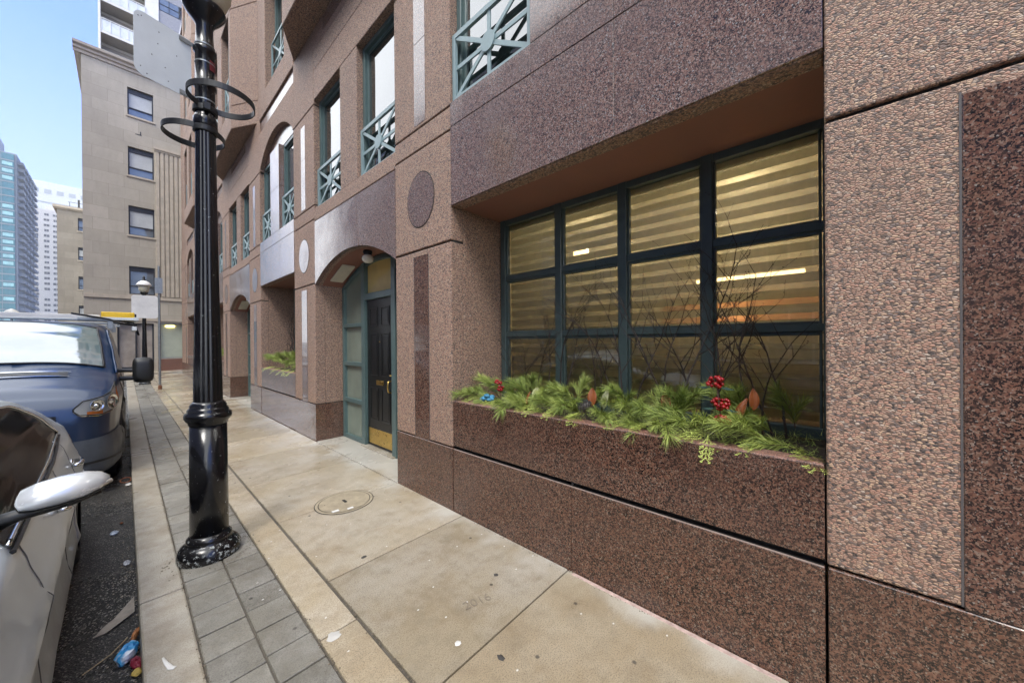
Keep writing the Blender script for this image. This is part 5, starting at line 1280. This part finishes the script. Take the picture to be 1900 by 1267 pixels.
o=m.build('paper_scrap',simple('wet_brown_paper',(.28,.24,.19),.6,scale=20,var=.3)); sm=o.modifiers.new('s','SOLIDIFY'); sm.thickness=.003; tag(o,'torn strip of wet grey brown paper in the gutter','litter')
m=MB(); m.tube([(-.15,2.72,-.122),(-.06,2.78,-.118),(.0,2.86,-.112)],[.003,.003,.0025],6); m.build('twig_stick',simple('straw_stick',(.40,.30,.16),.7)); tag(bpy.data.objects['twig_stick'],'thin straw coloured stick lying beside the blue bag','stick')
m=MB(); m.tube([(.0+.045*cos(a*pi/12),6.20+.07*sin(a*pi/12),-.118+.01*sin(a*pi/12)) for a in range(25)],.006,6,cap=False); m.build('plastic_ring',simple('orange_ring',(.62,.24,.12),.5),smooth=True); tag(bpy.data.objects['plastic_ring'],'orange plastic ring in the gutter by the van tyre','litter')
crumple('plastic_scrap',(.02,6.0,-.12),.03,.05,.01,M_gumw,'white plastic scrap beside the orange ring','litter',9)
crumple('plastic_scrap',(-.07,4.55,-.12),.025,.05,.012,simple('pale_blue_scrap',(.35,.40,.48),.3),'pale blue plastic scrap in the gutter by the rear tyre of the silver sedan','litter',10)
crumple('plastic_scrap',(.0,3.86,-.12),.02,.045,.01,simple('grey_scrap',(.4,.4,.42),.3),'grey plastic scrap against the kerb opposite the lamp post foot','litter',11)
crumple('leaf_litter',(-.03,4.75,-.12),.012,.02,.008,M_mag,'small brown leaf in the gutter beside the silver sedan','leaf',12)
m=MB(); r=random.Random(77)
for i in range(900):
    x=.045-abs(r.gauss(0,.05)); y=r.uniform(1.5,16); z=-.128; s_=r.uniform(.002,.006)*(1+y*.04); a=r.uniform(0,6.3); c,s2=cos(a)*s_,sin(a)*s_
    m.add([(x+c,y+s2,z),(x-s2,y+c,z),(x-c,y-s2,z+s_*.6),(x+s2,y-c,z)],[(0,1,2,3)])
tag(m.build('gutter_grit',simple('grit_tan',(.26,.21,.15),.8,scale=90,var=.5)),'wet grit and leaf crumbs collected along the kerb','grit',kind='stuff')
m=MB(); r=random.Random(78)
for i in range(260):
    a=r.uniform(0,6.28); q=.21+abs(r.gauss(0,.03)); x=.398+cos(a)*q; y=3.28+sin(a)*q; s_=r.uniform(.002,.007); b=r.uniform(0,6.3); c,s2=cos(b)*s_,sin(b)*s_
    if cos(a)<.0 and r.random()<.6: continue
    m.add([(x+c,y+s2,.001),(x-s2,y+c,.001),(x-c,y-s2,.001+s_*.5),(x+s2,y-c,.001)],[(0,1,2,3)])
for i in range(3800):
    u=r.random()
    if u<.35: x=.840+r.gauss(0,.006)
    elif u<.6: x=.642+r.gauss(0,.007)
    elif u<.8: x=.238+r.gauss(0,.006)
    else: x=1.93-abs(r.gauss(0,.016))
    y=.3+11*r.random()**1.6; s_=r.uniform(.0015,.005)*(1+y*.05); b=r.uniform(0,6.3); c,s2=cos(b)*s_,sin(b)*s_
    if abs(math.sin(y*2.3)+math.sin(y*5.1+x))<.35: continue
    m.add([(x+c,y+s2,.0006),(x-s2,y+c,.0006),(x-c,y-s2,.0006+s_*.4),(x+s2,y-c,.0006)],[(0,1,2,3)])
tag(m.build('pavement_grit',simple('grit_brown',(.13,.105,.075),.85,scale=90,var=.6)),'loose grit gathered around the lamp post foot and along the pavement joints','grit',kind='stuff')

# ================================================================= HAZE
m=MB(); m.box(-140,90,-60,640,-1.7,165)
t=NT('mist'); t.t.nodes.remove(t.b); out=[n for n in t.t.nodes if n.type=='OUTPUT_MATERIAL'][0]
pv=t.n('VolumePrincipled'); pv.inputs['Color'].default_value=(.9,.94,1,1); pv.inputs['Density'].default_value=.00055; pv.inputs['Anisotropy'].default_value=.2; t.l(pv.outputs[0],out.inputs['Volume'])
tag(m.build('haze',t.mat),kind='stuff')
